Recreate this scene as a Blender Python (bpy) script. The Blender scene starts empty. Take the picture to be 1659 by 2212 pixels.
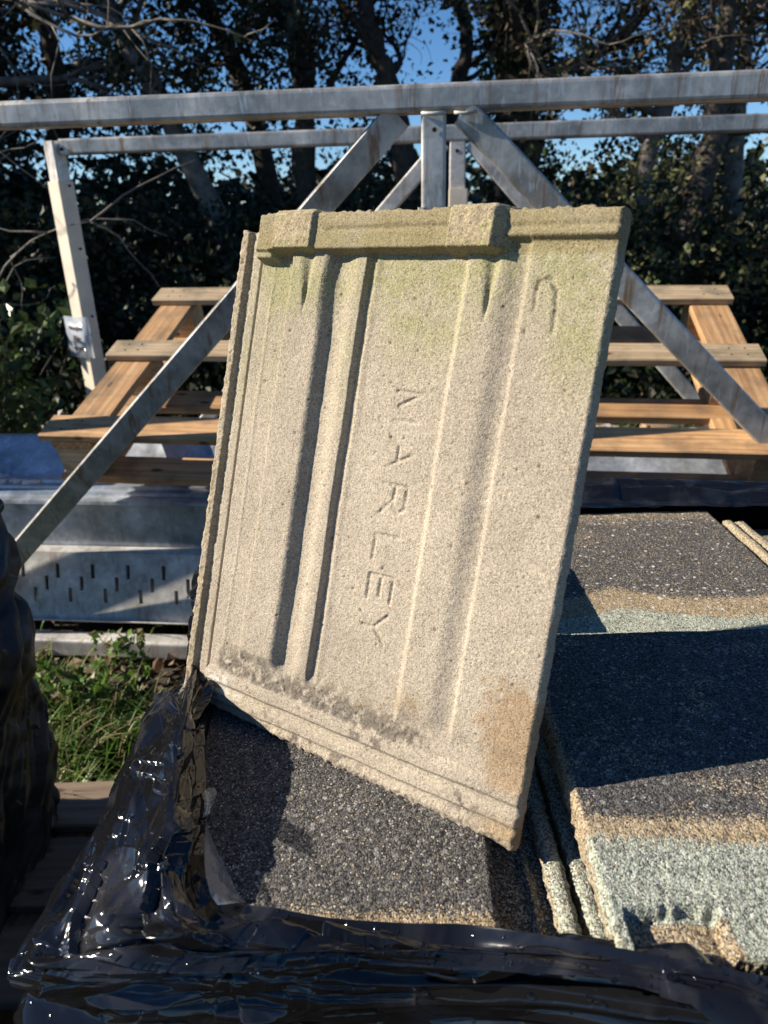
import bpy, math, random
import numpy as np
from mathutils import Vector, Matrix
from math import sin, cos, radians, pi
random.seed(7)
S = bpy.context.scene
C = S.collection
CZ = 1.13                                   # camera height above the ground

# ------------------------------------------------------------------ camera
TH, RL, FP, IW, IH = radians(22.5), radians(1.4), 1550.0, 1659.0, 2212.0
cr, sr = cos(RL), sin(RL)
F = np.array([0, cos(TH), -sin(TH)])
U0 = np.array([0, sin(TH), cos(TH)]); R0 = np.array([1.0, 0, 0])
RR = cr*R0 - sr*U0; UU = cr*U0 + sr*R0
cam = bpy.data.cameras.new('camera'); camo = bpy.data.objects.new('camera', cam); C.objects.link(camo)
M = Matrix(((RR[0], UU[0], -F[0], 0), (RR[1], UU[1], -F[1], 0), (RR[2], UU[2], -F[2], CZ), (0, 0, 0, 1)))
camo.matrix_world = M
cam.sensor_fit = 'VERTICAL'; cam.sensor_height = 36.0; cam.sensor_width = 27.0
cam.lens = FP/IH*36.0
cam.clip_start = 0.02; cam.clip_end = 500
cam.dof.use_dof = True; cam.dof.focus_distance = 0.66; cam.dof.aperture_fstop = 9.0
S.camera = camo

# ------------------------------------------------------------------ light
SUN_EL, SUN_AZ = radians(30), radians(0.3)    # light travels towards +x, a little towards +y
to_sun = Vector((-cos(SUN_AZ)*cos(SUN_EL), -sin(SUN_AZ)*cos(SUN_EL), sin(SUN_EL)))
W = bpy.data.worlds.new('World'); S.world = W; W.use_nodes = True
nt = W.node_tree; bg = nt.nodes['Background']
sky = nt.nodes.new('ShaderNodeTexSky'); sky.sky_type = 'NISHITA'; sky.sun_disc = False
sky.sun_elevation = SUN_EL; sky.sun_rotation = math.atan2(to_sun.x, to_sun.y)
sky.air_density = 1.0; sky.dust_density = 0.0; sky.ozone_density = 4.0; sky.altitude = 2500
hs = nt.nodes.new('ShaderNodeHueSaturation'); hs.inputs['Saturation'].default_value = 1.15
nt.links.new(sky.outputs[0], hs.inputs['Color']); nt.links.new(hs.outputs[0], bg.inputs[0]); bg.inputs[1].default_value = 0.074
sun = bpy.data.lights.new('sun', 'SUN'); suno = bpy.data.objects.new('sun', sun); C.objects.link(suno)
sun.energy = 5.0; sun.angle = radians(0.5); sun.color = (1.0, 0.91, 0.78)
suno.rotation_mode = 'QUATERNION'; suno.rotation_quaternion = to_sun.to_track_quat('Z', 'Y')
suno.location = (-3, -1, 4)
S.view_settings.view_transform = 'Standard'; S.view_settings.look = 'None'
S.view_settings.gamma = 1; S.view_settings.use_curve_mapping = False
S.view_settings.exposure = 0.88
S.cycles.max_bounces = 6
S.cycles.sample_clamp_indirect = 6.0

# ------------------------------------------------------------------ helpers
def ray(u, v): return F + RR*(u-IW/2)/FP + UU*(IH/2-v)/FP
def at(u, v, Y):                              # point at forward distance Y
    d = ray(u, v); p = d*Y/d[1]; return np.array([p[0], p[1], p[2]+CZ])
def atz(u, v, z):                             # point at height z relative to the camera
    d = ray(u, v); p = d*z/d[2]; return np.array([p[0], p[1], p[2]+CZ])
PSI = radians(6.0); Y0 = 1.6                  # the rack stands turned 6 degrees
def rk(X, V, z):                              # rack coordinates to world
    return np.array([X*cos(PSI)+V*sin(PSI), Y0 - X*sin(PSI) + V*cos(PSI), z+CZ])

_rng = np.random.RandomState(11)
_tab = _rng.rand(256, 256); _tab3 = _rng.rand(64, 64, 64)
def vn(x, y):
    x = np.asarray(x, float); y = np.asarray(y, float)
    xi = np.floor(x).astype(int); yi = np.floor(y).astype(int); fx = x-xi; fy = y-yi
    fx = fx*fx*(3-2*fx); fy = fy*fy*(3-2*fy)
    a = _tab[xi & 255, yi & 255]; b = _tab[(xi+1) & 255, yi & 255]
    c = _tab[xi & 255, (yi+1) & 255]; d = _tab[(xi+1) & 255, (yi+1) & 255]
    return (a*(1-fx)+b*fx)*(1-fy) + (c*(1-fx)+d*fx)*fy
def fbm(x, y, o=4):
    s = 0; a = 1; t = 0
    for i in range(o):
        s = s + a*vn(x*2**i+17.3*i, y*2**i+5.1*i); t += a; a *= .5
    return s/t
def vn3(x, y, z):
    xi, yi, zi = [np.floor(q).astype(int) for q in (x, y, z)]
    fx, fy, fz = x-xi, y-yi, z-zi
    fx, fy, fz = [q*q*(3-2*q) for q in (fx, fy, fz)]
    r = 0
    for i in (0, 1):
        for j in (0, 1):
            for k in (0, 1):
                r = r + _tab3[(xi+i) & 63, (yi+j) & 63, (zi+k) & 63]*(fx if i else 1-fx)*(fy if j else 1-fy)*(fz if k else 1-fz)
    return r
def ss(a, b, x):
    t = np.clip((x-a)/(b-a), 0, 1); return t*t*(3-2*t)

def fastmesh(name, V, Fq, n=4, smooth=False):
    me = bpy.data.meshes.new(name); V = np.asarray(V, np.float32); Fq = np.asarray(Fq, np.int32)
    me.vertices.add(len(V)); me.vertices.foreach_set('co', V.ravel())
    me.loops.add(Fq.size); me.loops.foreach_set('vertex_index', Fq.ravel())
    me.polygons.add(len(Fq)); me.polygons.foreach_set('loop_start', np.arange(0, Fq.size, n, dtype=np.int32))
    me.polygons.foreach_set('loop_total', np.full(len(Fq), n, np.int32))
    me.polygons.foreach_set('use_smooth', np.full(len(Fq), smooth))
    me.update(calc_edges=True); me.validate(); return me

def tag(o, label=None, cat=None, group=None, kind=None):
    if label: o['label'] = label
    if cat: o['category'] = cat
    if group: o['group'] = group
    if kind: o['kind'] = kind
    return o
def empty(name, loc, label, cat, group=None):
    o = bpy.data.objects.new(name, None); C.objects.link(o); o.location = Vector(loc); o.empty_display_size = .1
    return tag(o, label, cat, group)
def worldpos(p):
    v = Vector((0, 0, 0))
    while p is not None:
        v += p.location; p = p.parent
    return v
def link(name, me, mat, parent=None, origin=None, localmat=None):
    """me is in world coordinates (unless localmat is given): shift it to its origin and link it"""
    o = bpy.data.objects.new(name, me); C.objects.link(o)
    if mat is not None and len(me.materials) == 0: me.materials.append(mat)
    if localmat is not None:
        if parent:
            o.parent = parent; o.matrix_basis = Matrix.Translation(-worldpos(parent)) @ localmat
        else: o.matrix_basis = localmat
        return o
    if origin is None:
        if parent is not None: origin = worldpos(parent)
        else:
            co = np.empty(len(me.vertices)*3, np.float32); me.vertices.foreach_get('co', co); co = co.reshape(-1, 3)
            origin = Vector(((co[:, 0].min()+co[:, 0].max())/2, (co[:, 1].min()+co[:, 1].max())/2, co[:, 2].min()))
    origin = Vector(origin)
    me.transform(Matrix.Translation(-origin))
    if parent is not None:
        o.parent = parent; o.location = origin - worldpos(parent)
    else: o.location = origin
    return o

class MB:
    def __init__(s): s.v = []; s.f = []
    def add(s, vs, fs):
        b = len(s.v); s.v += [tuple(map(float, q)) for q in vs]; s.f += [tuple(b+i for i in q) for q in fs]
    def prof(s, p0, p1, pts0, side, up, pts1=None):
        """extrude the 2D profile pts (side, up) from p0 to p1, capped"""
        p0, p1, side, up = [np.array(q, float) for q in (p0, p1, side, up)]
        pts1 = pts1 or pts0; n = len(pts0)
        vs = [p0+side*a+up*b for a, b in pts0]+[p1+side*a+up*b for a, b in pts1]
        fs = [(i, (i+1) % n, n+(i+1) % n, n+i) for i in range(n)]+[tuple(range(n))[::-1], tuple(range(n, 2*n))]
        s.add(vs, fs)
    def tube(s, pts, rad, n=8):
        pts = [np.array(p, float) for p in pts]; rings = []
        for i, p in enumerate(pts):
            d = pts[min(i+1, len(pts)-1)]-pts[max(i-1, 0)]; d = d/(np.linalg.norm(d)+1e-9)
            a = np.cross(d, [0.13, 0.97, .2]); a /= np.linalg.norm(a)+1e-9; b = np.cross(d, a)
            r = rad[i] if hasattr(rad, '__len__') else rad
            rings.append([p+(a*cos(2*pi*k/n)+b*sin(2*pi*k/n))*r for k in range(n)])
        vs = [q for g in rings for q in g]; fs = []
        for i in range(len(pts)-1):
            for k in range(n): fs.append((i*n+k, i*n+(k+1) % n, (i+1)*n+(k+1) % n, (i+1)*n+k))
        fs += [tuple(range(n))[::-1], tuple(range((len(pts)-1)*n, len(pts)*n))]
        s.add(vs, fs)
    def mesh(s, name, smooth=False):
        me = bpy.data.meshes.new(name); me.from_pydata(s.v, [], s.f); me.update()
        if smooth:
            for p in me.polygons: p.use_smooth = len(p.vertices) == 4
        return me

def rrect(w, h, r, n=3):
    pts = []
    for cx, cy, a0 in ((w/2-r, h/2-r, 0), (-w/2+r, h/2-r, 90), (-w/2+r, -h/2+r, 180), (w/2-r, -h/2+r, 270)):
        for k in range(n+1):
            a = radians(a0+90*k/n); pts.append((cx+r*cos(a), cy+r*sin(a)))
    return pts
def unit(v): v = np.array(v, float); return v/np.linalg.norm(v)
def boxtube(name, p0, p1, w, d, face, mat, parent, rad=.006):
    """box-section tube; 'face' is the direction its broad front looks to"""
    ax = unit(np.array(p1)-np.array(p0)); fc = np.array(face, float); fc = unit(fc-ax*(fc@ax)); sd = np.cross(fc, ax)
    m = MB(); m.prof(p0, p1, rrect(w, d, rad), sd, fc)
    me = m.mesh(name)
    for p in me.polygons: p.use_smooth = False
    return link(name, me, mat, parent)

# ------------------------------------------------------------------ materials
def mat(name):
    m = bpy.data.materials.new(name); m.use_nodes = True
    return m, m.node_tree.nodes, m.node_tree.links, m.node_tree.nodes['Principled BSDF']
def N(nodes, t, **kw):
    n = nodes.new('ShaderNode'+t)
    for k, v in kw.items():
        if k in n.inputs: n.inputs[k].default_value = v
        else: setattr(n, k, v)
    return n
def ramp(nodes, links, src, stops, interp='LINEAR'):
    r = nodes.new('ShaderNodeValToRGB'); r.color_ramp.interpolation = interp
    e = r.color_ramp.elements
    while len(e) < len(stops): e.new(.5)
    for i, (p, c) in enumerate(stops):
        e[i].position = p; e[i].color = (c, c, c, 1) if not hasattr(c, '__len__') else (*c, 1)
    links.new(src, r.inputs[0]); return r
def mixc(nodes, links, fac, a, b, mode='MIX'):
    m = nodes.new('ShaderNodeMix'); m.data_type = 'RGBA'; m.blend_type = mode
    for s, i in ((fac, 0), (a, 6), (b, 7)):
        if hasattr(s, 'is_linked') or hasattr(s, 'links'): links.new(s, m.inputs[i])
        else: m.inputs[i].default_value = s if i == 0 else (*s, 1)
    return m.outputs[2]
def coords(nodes, links, scale=(1, 1, 1), kind='Object'):
    t = nodes.new('ShaderNodeTexCoord'); mp = nodes.new('ShaderNodeMapping'); mp.inputs['Scale'].default_value = scale
    links.new(t.outputs[kind], mp.inputs[0]); return mp.outputs[0]
def noise(nodes, links, vec, scale, detail=4, rough=.55, dist=0):
    n = N(nodes, 'TexNoise', Scale=scale, Detail=detail, Roughness=rough, Distortion=dist); links.new(vec, n.inputs['Vector']); return n
def bump(nodes, links, h, strength, dist, prev=None):
    b = N(nodes, 'Bump', Strength=strength, Distance=dist); links.new(h, b.inputs['Height'])
    if prev is not None: links.new(prev, b.inputs['Normal'])
    return b.outputs[0]

def galv(name, base=(.36, .38, .40), rust=.5, metallic=.55, rough=.42):
    m, n, l, p = mat(name); v = coords(n, l)
    sp = N(n, 'TexVoronoi', Scale=70); l.new(v, sp.inputs['Vector'])
    big = noise(n, l, v, 9, 5, .6)
    c0 = ramp(n, l, big.outputs[0], [(.32, [q*.55 for q in base]), (.52, base), (.68, [min(1, q*1.45) for q in base])])
    spr = ramp(n, l, sp.outputs['Color'], [(0, .82), (1, 1.12)])
    c1 = mixc(n, l, 1.0, c0.outputs[0], spr.outputs[0], 'MULTIPLY')
    vs = coords(n, l, (34, 34, 2.2))
    st = noise(n, l, vs, 1.2, 5, .65)
    k = ramp(n, l, st.outputs[0], [(.54, 0), (.66, rust)])
    c2 = mixc(n, l, k.outputs[0], c1, (.25, .155, .085))
    vw = coords(n, l, (60, 60, 12)); wt = noise(n, l, vw, 1.4, 3, .6)
    k2 = ramp(n, l, wt.outputs[0], [(.58, 0), (.68, .7)])
    c3 = mixc(n, l, k2.outputs[0], c2, (.55, .56, .56))
    l.new(c3, p.inputs['Base Color']); p.inputs['Metallic'].default_value = metallic
    rr = ramp(n, l, big.outputs[0], [(.3, rough-.1), (.7, rough+.15)]); l.new(rr.outputs[0], p.inputs['Roughness'])
    fine = noise(n, l, v, 240, 3)
    b1 = bump(n, l, fine.outputs[0], .25, .0006); b2 = bump(n, l, big.outputs[0], .3, .003, b1)
    l.new(b2, p.inputs['Normal']); return m
GALV = galv('galvanised_steel', (.44, .43, .40), .9, .5, .42)
GALVL = galv('lintel_zinc', (.42, .46, .51), .12, .5, .38)
GALVP = galv('pale_zinc', (.54, .52, .48), .4, .15, .5)

def wood(name, a, b, c, rough=.75, green=0):
    m, n, l, p = mat(name); oi = n.new('ShaderNodeObjectInfo')
    t = n.new('ShaderNodeTexCoord'); ad = N(n, 'VectorMath', operation='ADD'); mu = N(n, 'VectorMath', operation='SCALE')
    cx = n.new('ShaderNodeCombineXYZ')
    for i in range(3): l.new(oi.outputs['Random'], cx.inputs[i])
    l.new(cx.outputs[0], mu.inputs[0]); mu.inputs['Scale'].default_value = 9
    l.new(t.outputs['Object'], ad.inputs[0]); l.new(mu.outputs[0], ad.inputs[1])
    mp = n.new('ShaderNodeMapping'); mp.inputs['Scale'].default_value = (2.2, 34, 34); l.new(ad.outputs[0], mp.inputs[0])
    g = noise(n, l, mp.outputs[0], 1.6, 6, .6, .6)
    wv = N(n, 'TexWave', Scale=2.0, Distortion=5.0, Detail=3.0, wave_type='RINGS'); wv.rings_direction = 'X'
    mp2 = n.new('ShaderNodeMapping'); mp2.inputs['Scale'].default_value = (.9, 12, 12); l.new(ad.outputs[0], mp2.inputs[0]); l.new(mp2.outputs[0], wv.inputs[0])
    c0 = ramp(n, l, g.outputs[0], [(.25, a), (.5, b), (.75, c)])
    wr = ramp(n, l, wv.outputs[0], [(0, .78), (1, 1.1)])
    c1 = mixc(n, l, .7, c0.outputs[0], wr.outputs[0], 'MULTIPLY')
    kv = N(n, 'TexVoronoi', Scale=1.0); mp3 = n.new('ShaderNodeMapping'); mp3.inputs['Scale'].default_value = (7, 17, 17); l.new(ad.outputs[0], mp3.inputs[0]); l.new(mp3.outputs[0], kv.inputs[0])
    kr = ramp(n, l, kv.outputs['Distance'], [(.08, 1), (.15, 0)])
    c2 = mixc(n, l, kr.outputs[0], c1, (.06, .03, .015))
    vr = ramp(n, l, oi.outputs['Random'], [(0, .8), (1, 1.15)])
    c3 = mixc(n, l, 1.0, c2, vr.outputs[0], 'MULTIPLY')
    dn = noise(n, l, ad.outputs[0], 11, 4, .6); dr = ramp(n, l, dn.outputs[0], [(.46, 0), (.7, .7)])
    c4 = mixc(n, l, dr.outputs[0], c3, (.09, .085, .06) if green else (.13, .09, .055))
    l.new(c4, p.inputs['Base Color']); p.inputs['Roughness'].default_value = rough
    fb = noise(n, l, mp.outputs[0], 5, 4); l.new(bump(n, l, fb.outputs[0], .5, .0015), p.inputs['Normal']); return m
WOOD = wood('pallet_pine_orange', (.27, .135, .055), (.47, .265, .115), (.58, .37, .19))
WOODP = wood('pallet_pine_pale', (.27, .185, .10), (.44, .32, .19), (.56, .44, .29), green=1)
WOODD = wood('old_grey_boards', (.13, .09, .06), (.20, .145, .10), (.27, .21, .15))

def granules(name, marley=False):
    m, n, l, p = mat(name); v = coords(n, l)
    at_ = n.new('ShaderNodeVertexColor'); at_.layer_name = 'Col'
    vo = N(n, 'TexVoronoi', Scale=1250 if marley else 850); l.new(v, vo.inputs['Vector'])
    sep = n.new('ShaderNodeSeparateColor'); l.new(vo.outputs['Color'], sep.inputs[0])
    if marley:
        r = ramp(n, l, sep.outputs[0], [(0, .40), (.10, .74), (.5, 1.0), (.88, 1.18), (1, 1.45)])
        c = mixc(n, l, 1.0, at_.outputs[0], r.outputs[0], 'MULTIPLY')
        br = ramp(n, l, sep.outputs[1], [(.955, 0), (.97, .6)], 'LINEAR')
        c = mixc(n, l, br.outputs[0], c, (.26, .15, .06))
        vo2 = N(n, 'TexVoronoi', Scale=110); l.new(v, vo2.inputs['Vector']); s2 = n.new('ShaderNodeSeparateColor'); l.new(vo2.outputs['Color'], s2.inputs[0])
        d2 = ramp(n, l, vo2.outputs['Distance'], [(.06, 1), (.10, 0)]); t2 = ramp(n, l, s2.outputs[0], [(.90, 0), (.92, .9)])
        k = N(n, 'Math', operation='MULTIPLY'); l.new(d2.outputs[0], k.inputs[0]); l.new(t2.outputs[0], k.inputs[1])
        c = mixc(n, l, k.outputs[0], c, (.09, .07, .045))
    else:
        a = n.new('ShaderNodeSeparateColor'); l.new(at_.outputs[0], a.inputs[0])
        dk = ramp(n, l, sep.outputs[0], [(0, (.028, .026, .026)), (.28, (.066, .062, .059)), (.55, (.105, .099, .092)), (.8, (.15, .14, .126)), (.93, (.20, .19, .17)), (.985, (.44, .43, .40))], 'CONSTANT')
        sd = ramp(n, l, sep.outputs[1], [(0, (.16, .11, .06)), (.2, (.31, .235, .145)), (.6, (.42, .335, .21)), (.9, (.52, .43, .30))], 'CONSTANT')
        lc = ramp(n, l, sep.outputs[2], [(0, (.07, .075, .06)), (.14, (.22, .24, .18)), (.4, (.36, .385, .30)), (.75, (.50, .51, .43))], 'CONSTANT')
        # hard granule-by-granule borders between the three looks
        def thr(ch, g):
            ad = N(n, 'Math', operation='GREATER_THAN'); l.new(a.outputs[ch], ad.inputs[0]); l.new(sep.outputs[g], ad.inputs[1]); return ad.outputs[0]
        c = mixc(n, l, thr(0, 2), dk.outputs[0], sd.outputs[0]); c = mixc(n, l, thr(1, 0), c, lc.outputs[0])
        vo2 = N(n, 'TexVoronoi', Scale=150); l.new(v, vo2.inputs['Vector']); s2 = n.new('ShaderNodeSeparateColor'); l.new(vo2.outputs['Color'], s2.inputs[0])
        d2 = ramp(n, l, vo2.outputs['Distance'], [(.22, 1), (.34, 0)]); t2 = ramp(n, l, s2.outputs[0], [(.82, 0), (.84, .9)])
        k = N(n, 'Math', operation='MULTIPLY'); l.new(d2.outputs[0], k.inputs[0]); l.new(t2.outputs[0], k.inputs[1])
        k2 = N(n, 'Math', operation='MULTIPLY'); l.new(k.outputs[0], k2.inputs[0]); l.new(a.outputs[2], k2.inputs[1])
        c = mixc(n, l, k2.outputs[0], c, (.60, .58, .54))
    l.new(c, p.inputs['Base Color']); p.inputs['Roughness'].default_value = .92
    p.inputs['Specular IOR Level'].default_value = .25
    hn = noise(n, l, v, 1300, 3, .6)
    b1 = bump(n, l, vo.outputs['Distance'], .5 if marley else .9, -.0005 if marley else -.0007)
    b2 = bump(n, l, hn.outputs[0], .5, .0006, b1)
    l.new(b2, p.inputs['Normal']); return m
MARLEY = granules('sand_cement', True)
GRAN = granules('granule_faced_concrete')

def film(name, base=(.006, .006, .007), rough=.13, trans=0):
    m, n, l, p = mat(name); v = coords(n, l)
    big = noise(n, l, v, 14, 4); r = ramp(n, l, big.outputs[0], [(.35, rough*.6), (.65, rough*1.5)])
    thin = noise(n, l, v, 16, 3, .5, 1.0); tr_ = ramp(n, l, thin.outputs[0], [(.52, base), (.66, [q*3+.004 for q in base] if not trans else base)]); l.new(tr_.outputs[0], p.inputs['Base Color'])
    l.new(r.outputs[0], p.inputs['Roughness']); p.inputs['Base Color'].default_value = (*base, 1)
    p.inputs['Specular IOR Level'].default_value = .6
    s = noise(n, l, v, 30, 2, .5, 1.5); b1 = bump(n, l, s.outputs[0], .03, .003)
    dv = N(n, 'TexVoronoi', Scale=95); l.new(v, dv.inputs['Vector']); dr = ramp(n, l, dv.outputs['Distance'], [(.0, 1), (.12, 0)])
    b2 = bump(n, l, dr.outputs[0], .5, .0012, b1); l.new(b2, p.inputs['Normal'])
    if trans: p.inputs['Alpha'].default_value = trans
    return m
FILM = film('black_stretch_film', (.006, .006, .007), .10)
FILMD = film('dull_black_film', (.012, .012, .010), .42)
FILMG = film('grey_stretched_film', (.16, .18, .20), .22, .72)

def simple(name, col, rough=.6, scale=40, var=.3, metallic=0, b=.001, trans=0):
    m, n, l, p = mat(name); v = coords(n, l); s = noise(n, l, v, scale, 5, .6)
    r = ramp(n, l, s.outputs[0], [(.3, [q*(1-var) for q in col]), (.7, [min(1, q*(1+var)) for q in col])]); l.new(r.outputs[0], p.inputs['Base Color'])
    p.inputs['Roughness'].default_value = rough; p.inputs['Metallic'].default_value = metallic
    if b: l.new(bump(n, l, s.outputs[0], .6, b), p.inputs['Normal'])
    return m
def leafm(name, cols, rough=.45, tr=.12):
    m, n, l, p = mat(name); g = n.new('ShaderNodeNewGeometry')
    k = len(cols); r = ramp(n, l, g.outputs['Random Per Island'], [(i/(k), c) for i, c in enumerate(cols)], 'CONSTANT')
    l.new(r.outputs[0], p.inputs['Base Color']); p.inputs['Roughness'].default_value = rough; p.inputs['Specular IOR Level'].default_value = .3
    t = n.new('ShaderNodeBsdfTranslucent'); l.new(r.outputs[0], t.inputs[0]); mx = n.new('ShaderNodeMixShader'); mx.inputs[0].default_value = tr
    out = n['Material Output']; l.new(p.outputs[0], mx.inputs[1]); l.new(t.outputs[0], mx.inputs[2]); l.new(mx.outputs[0], out.inputs[0]); return m
IVY = leafm('ivy_leaf', [(.014, .023, .009), (.022, .034, .012), (.010, .017, .008), (.034, .045, .016), (.05, .042, .022), (.016, .027, .011)])
DRY = leafm('dry_leaf', [(.10, .065, .035), (.06, .055, .025), (.14, .095, .05), (.05, .06, .02), (.09, .09, .03)], .7)
SHRUB = leafm('shrub_leaf', [(.05, .09, .025), (.07, .11, .03), (.035, .06, .02), (.10, .13, .04)], .35)
GRASS = leafm('grass_blade', [(.07, .15, .02), (.11, .20, .03), (.05, .11, .02), (.20, .19, .08), (.09, .17, .025), (.30, .25, .14)], .45, .3)
SLEEVE = simple('cream_sleeve', (.70, .60, .46), .6, 14, .12, b=.0006)
BARK = simple('bark', (.060, .048, .038), .9, 22, .5, b=.01)
BARKL = simple('pale_bark', (.15, .13, .11), .85, 18, .5, b=.006)
SOIL = simple('dark_soil', (.035, .027, .018), .95, 30, .6, b=.02)
STONE = leafm('rubble', [(.45, .42, .38), (.30, .20, .12), (.55, .53, .50), (.22, .18, .14), (.38, .26, .15)], .9, 0)
LITTER = leafm('leaf_litter', [(.16, .09, .05), (.10, .06, .035), (.22, .15, .09), (.06, .045, .03)], .8)
PAPER = simple('white_paper', (.80, .77, .70), .6, 12, .06, b=.0005)
INK = simple('marker_ink', (.10, .06, .05), .6, 10, .1, b=0)
LAMI = film('laminate', (.55, .60, .66), .15, .55)
DARK = simple('dark_hole', (.01, .01, .01), .9, 10, .1, b=0)

# ------------------------------------------------------------------ ground
gx = np.concatenate([[-150, -60, -20, -8], np.linspace(-5, 5, 70), [8, 20, 60, 150]])
gy = np.concatenate([[-150, -40, -8, -2], np.linspace(-.5, 7.5, 60), [10, 20, 60, 150]])
GX, GY = np.meshgrid(gx, gy); near = (np.abs(GX) < 5.1)*(GY > -.6)*(GY < 7.6)
GZ = near*(fbm(GX*3, GY*3, 3)-.5)*.05
GZ = GZ + ss(3.2, 6.5, GY)*.35*(GY < 61)
vv = np.stack([GX, GY, GZ-.012], -1).reshape(-1, 3)
def gridfaces(ny, nx, off=0):
    i = np.arange(ny-1)[:, None]*nx+np.arange(nx-1)[None, :]
    return np.stack([i, i+1, i+nx+1, i+nx], -1).reshape(-1, 4)+off
g = link('ground', fastmesh('ground', vv, gridfaces(len(gy), len(gx)), smooth=True), SOIL, origin=(0, 0, 0)); tag(g, kind='structure')

# ------------------------------------------------------------------ the leaning roof tile, seen from its underside
TX = unit((.831, -.554, .015)); TY = np.array([.174, .291, .941]); TY = unit(TY-TX*(TY@TX)); TN = np.cross(TX, TY)   # TN looks at the camera
TO = np.array([-.191, .549, -.401+CZ])
LET = {'M': [((0, 0), (.04, 1)), ((.04, 1), (.5, .12)), ((.5, .12), (.96, 1)), ((.96, 1), (1, 0))],
       'A': [((0, 0), (.5, 1)), ((.5, 1), (1, 0)), ((.2, .4), (.8, .4))],
       'R': [((0, 0), (0, 1)), ((0, 1), (.75, 1)), ((.75, 1), (.95, .75)), ((.95, .75), (.75, .5)), ((.75, .5), (0, .5)), ((.5, .5), (1, 0))],
       'L': [((0, 1), (0, 0)), ((0, 0), (.9, 0))],
       'E': [((0, 0), (0, 1)), ((0, 1), (.85, 1)), ((0, .5), (.7, .5)), ((0, 0), (.85, 0))],
       'Y': [((0, 1), (.5, .5)), ((1, 1), (.5, .5)), ((.5, .5), (.5, 0))]}
def segdist(X, Y, a, b):
    ax, ay = a; bx, by = b; dx, dy = bx-ax, by-ay
    t = np.clip(((X-ax)*dx+(Y-ay)*dy)/(dx*dx+dy*dy), 0, 1); return np.hypot(X-ax-t*dx, Y-ay-t*dy)
def tile_height(X, Y):
    wob = (fbm(X*.02, Y*.015, 3)-.5)*2.0
    narrow = 2.5*ss(325, 360, Y)*(1-ss(372, 392, Y))
    x = X+wob
    end = ss(48, 62, Y+6*(fbm(X*.05, Y*.05)-.5))            # ribs fade out above the weather bars
    h = 6.5*(ss(63, 69, x)-ss(101-narrow, 112-narrow, x))
    h += -2.2*(ss(104, 113, x)-ss(118, 134, x))
    h += 2.7*ss(114, 132, x)-5.0*ss(138, 141, x)+3.0*ss(145, 147.5, x)-.7*ss(148, 154, x)
    h += 3.8*(ss(222, 228, x)-ss(250, 268, x))+2.2*ss(269, 273, x)
    h += .5*np.exp(-((x-45)/1.5)**2)
    h += -.5*ss(273, 331, x)
    body = ss(28.5, 30.5, X)
    h = h*end*body
    for cx in (84, 244):
        w = 1.2+3.8*ss(350, 396, Y)
        h -= 3.2*np.exp(-((x-cx-1)/w)**2)*ss(343, 362, Y)
    # side interlock: two thin ribs and grooves
    il = -6+4.5*(1-ss(8, 11, X))+3.6*(ss(15, 18, X)-ss(25, 28, X))
    h = h*body+il*(1-body)
    # head bar
    bar = np.maximum(12.5*ss(393, 396, Y+1.2*(fbm(X*.06, 3)-.5))*(ss(30, 33, X)-ss(238, 248, X)), 7*ss(401, 404.5, Y)*ss(225, 235, X))
    bar += 11*ss(386, 390, Y)*(ss(30, 32.5, X)-ss(48, 53, X))*(1-ss(392.5, 397, Y))
    bar -= 1.6*np.exp(-((Y-410)/2.0)**2)*ss(100, 108, X)*(1-ss(300, 330, X)*0)
    isbar = np.clip(bar/8, 0, 1)
    h = h*(1-isbar)+bar
    # weather bars at the foot
    yb = Y+7*(X/330)*0+(fbm(X*.03, Y*.01)-.5)*2.5
    wb = 4.2*(ss(36, 31, yb)-ss(25, 21, yb))*1.0+3.2*(ss(18, 14, yb)-ss(9, 6, yb))+2.2*ss(4, -1, yb)
    h += wb*body*(1-.25*ss(250, 320, X))
    h -= 2.4*ss(7, 0, Y-(-9*X/330))*body
    return h
nx, ny = 410, 530
t = np.linspace(0, 1, nx); s_ = np.linspace(0, 1, ny); TT, SSY = np.meshgrid(t, s_)
X = TT*330
ytop = 425-4*(X/330)-9*(1-ss(27, 30, X)); ybot = -9*X/330+(1-ss(27, 30, X))*4+ (fbm(X*.25, X*0, 3)-.5)*3.5
Y = ybot+(ytop-ybot)*SSY
Z = tile_height(X, Y)
lettmask = np.zeros_like(X)
for ch, y0 in zip('MARLEY', (293, 258, 223, 184, 153, 124)):
    for (a, b), (c, d) in LET[ch]:
        q = segdist(X, Y, (183+21*b, y0-22*a), (183+21*d, y0-22*c)); lettmask = np.maximum(lettmask, 1-ss(.8, 1.9, q))
wear = .5+.5*ss(.28, .46, fbm(X*.07+3, Y*.07, 3))
Z += -1.35*lettmask*wear
# rough patch left by the nail hole
hole = np.exp(-((np.hypot((X-286)/1.0, (Y-371)/1.0)-6)/1.6)**2)*(Y > 369)+np.exp(-((X-294+(370-Y)*-.06)/1.4)**2)*ss(338, 345, Y)*(Y < 370)+.8*np.exp(-((X-280)/1.4)**2)*ss(352, 358, Y)*(Y < 370)
Z -= 1.3*hole*ss(.3, .6, fbm(X*.4, Y*.4, 2)+.15)
gy0 = 46-.02*X+7*(fbm(X*.03, X*0+2, 3)-.5)
grit = (Y < 66)*(Y > 34)*np.exp(-((Y-gy0)/(7+6*fbm(X*.05, X*0+7, 2)))**2)*ss(34, 48, X)*(1-ss(235, 262, X))
Z += grit*(1.2+2.2*(fbm(X*.35, Y*.35, 3)-.4))
Z += (_rng.rand(*X.shape)-.5)*.30+(vn(X*.9+9, Y*.9)-.5)*.22+(vn(X*.35+9, Y*.35)-.5)*.14+(fbm(X*.06, Y*.06, 3)-.5)*.8
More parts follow.
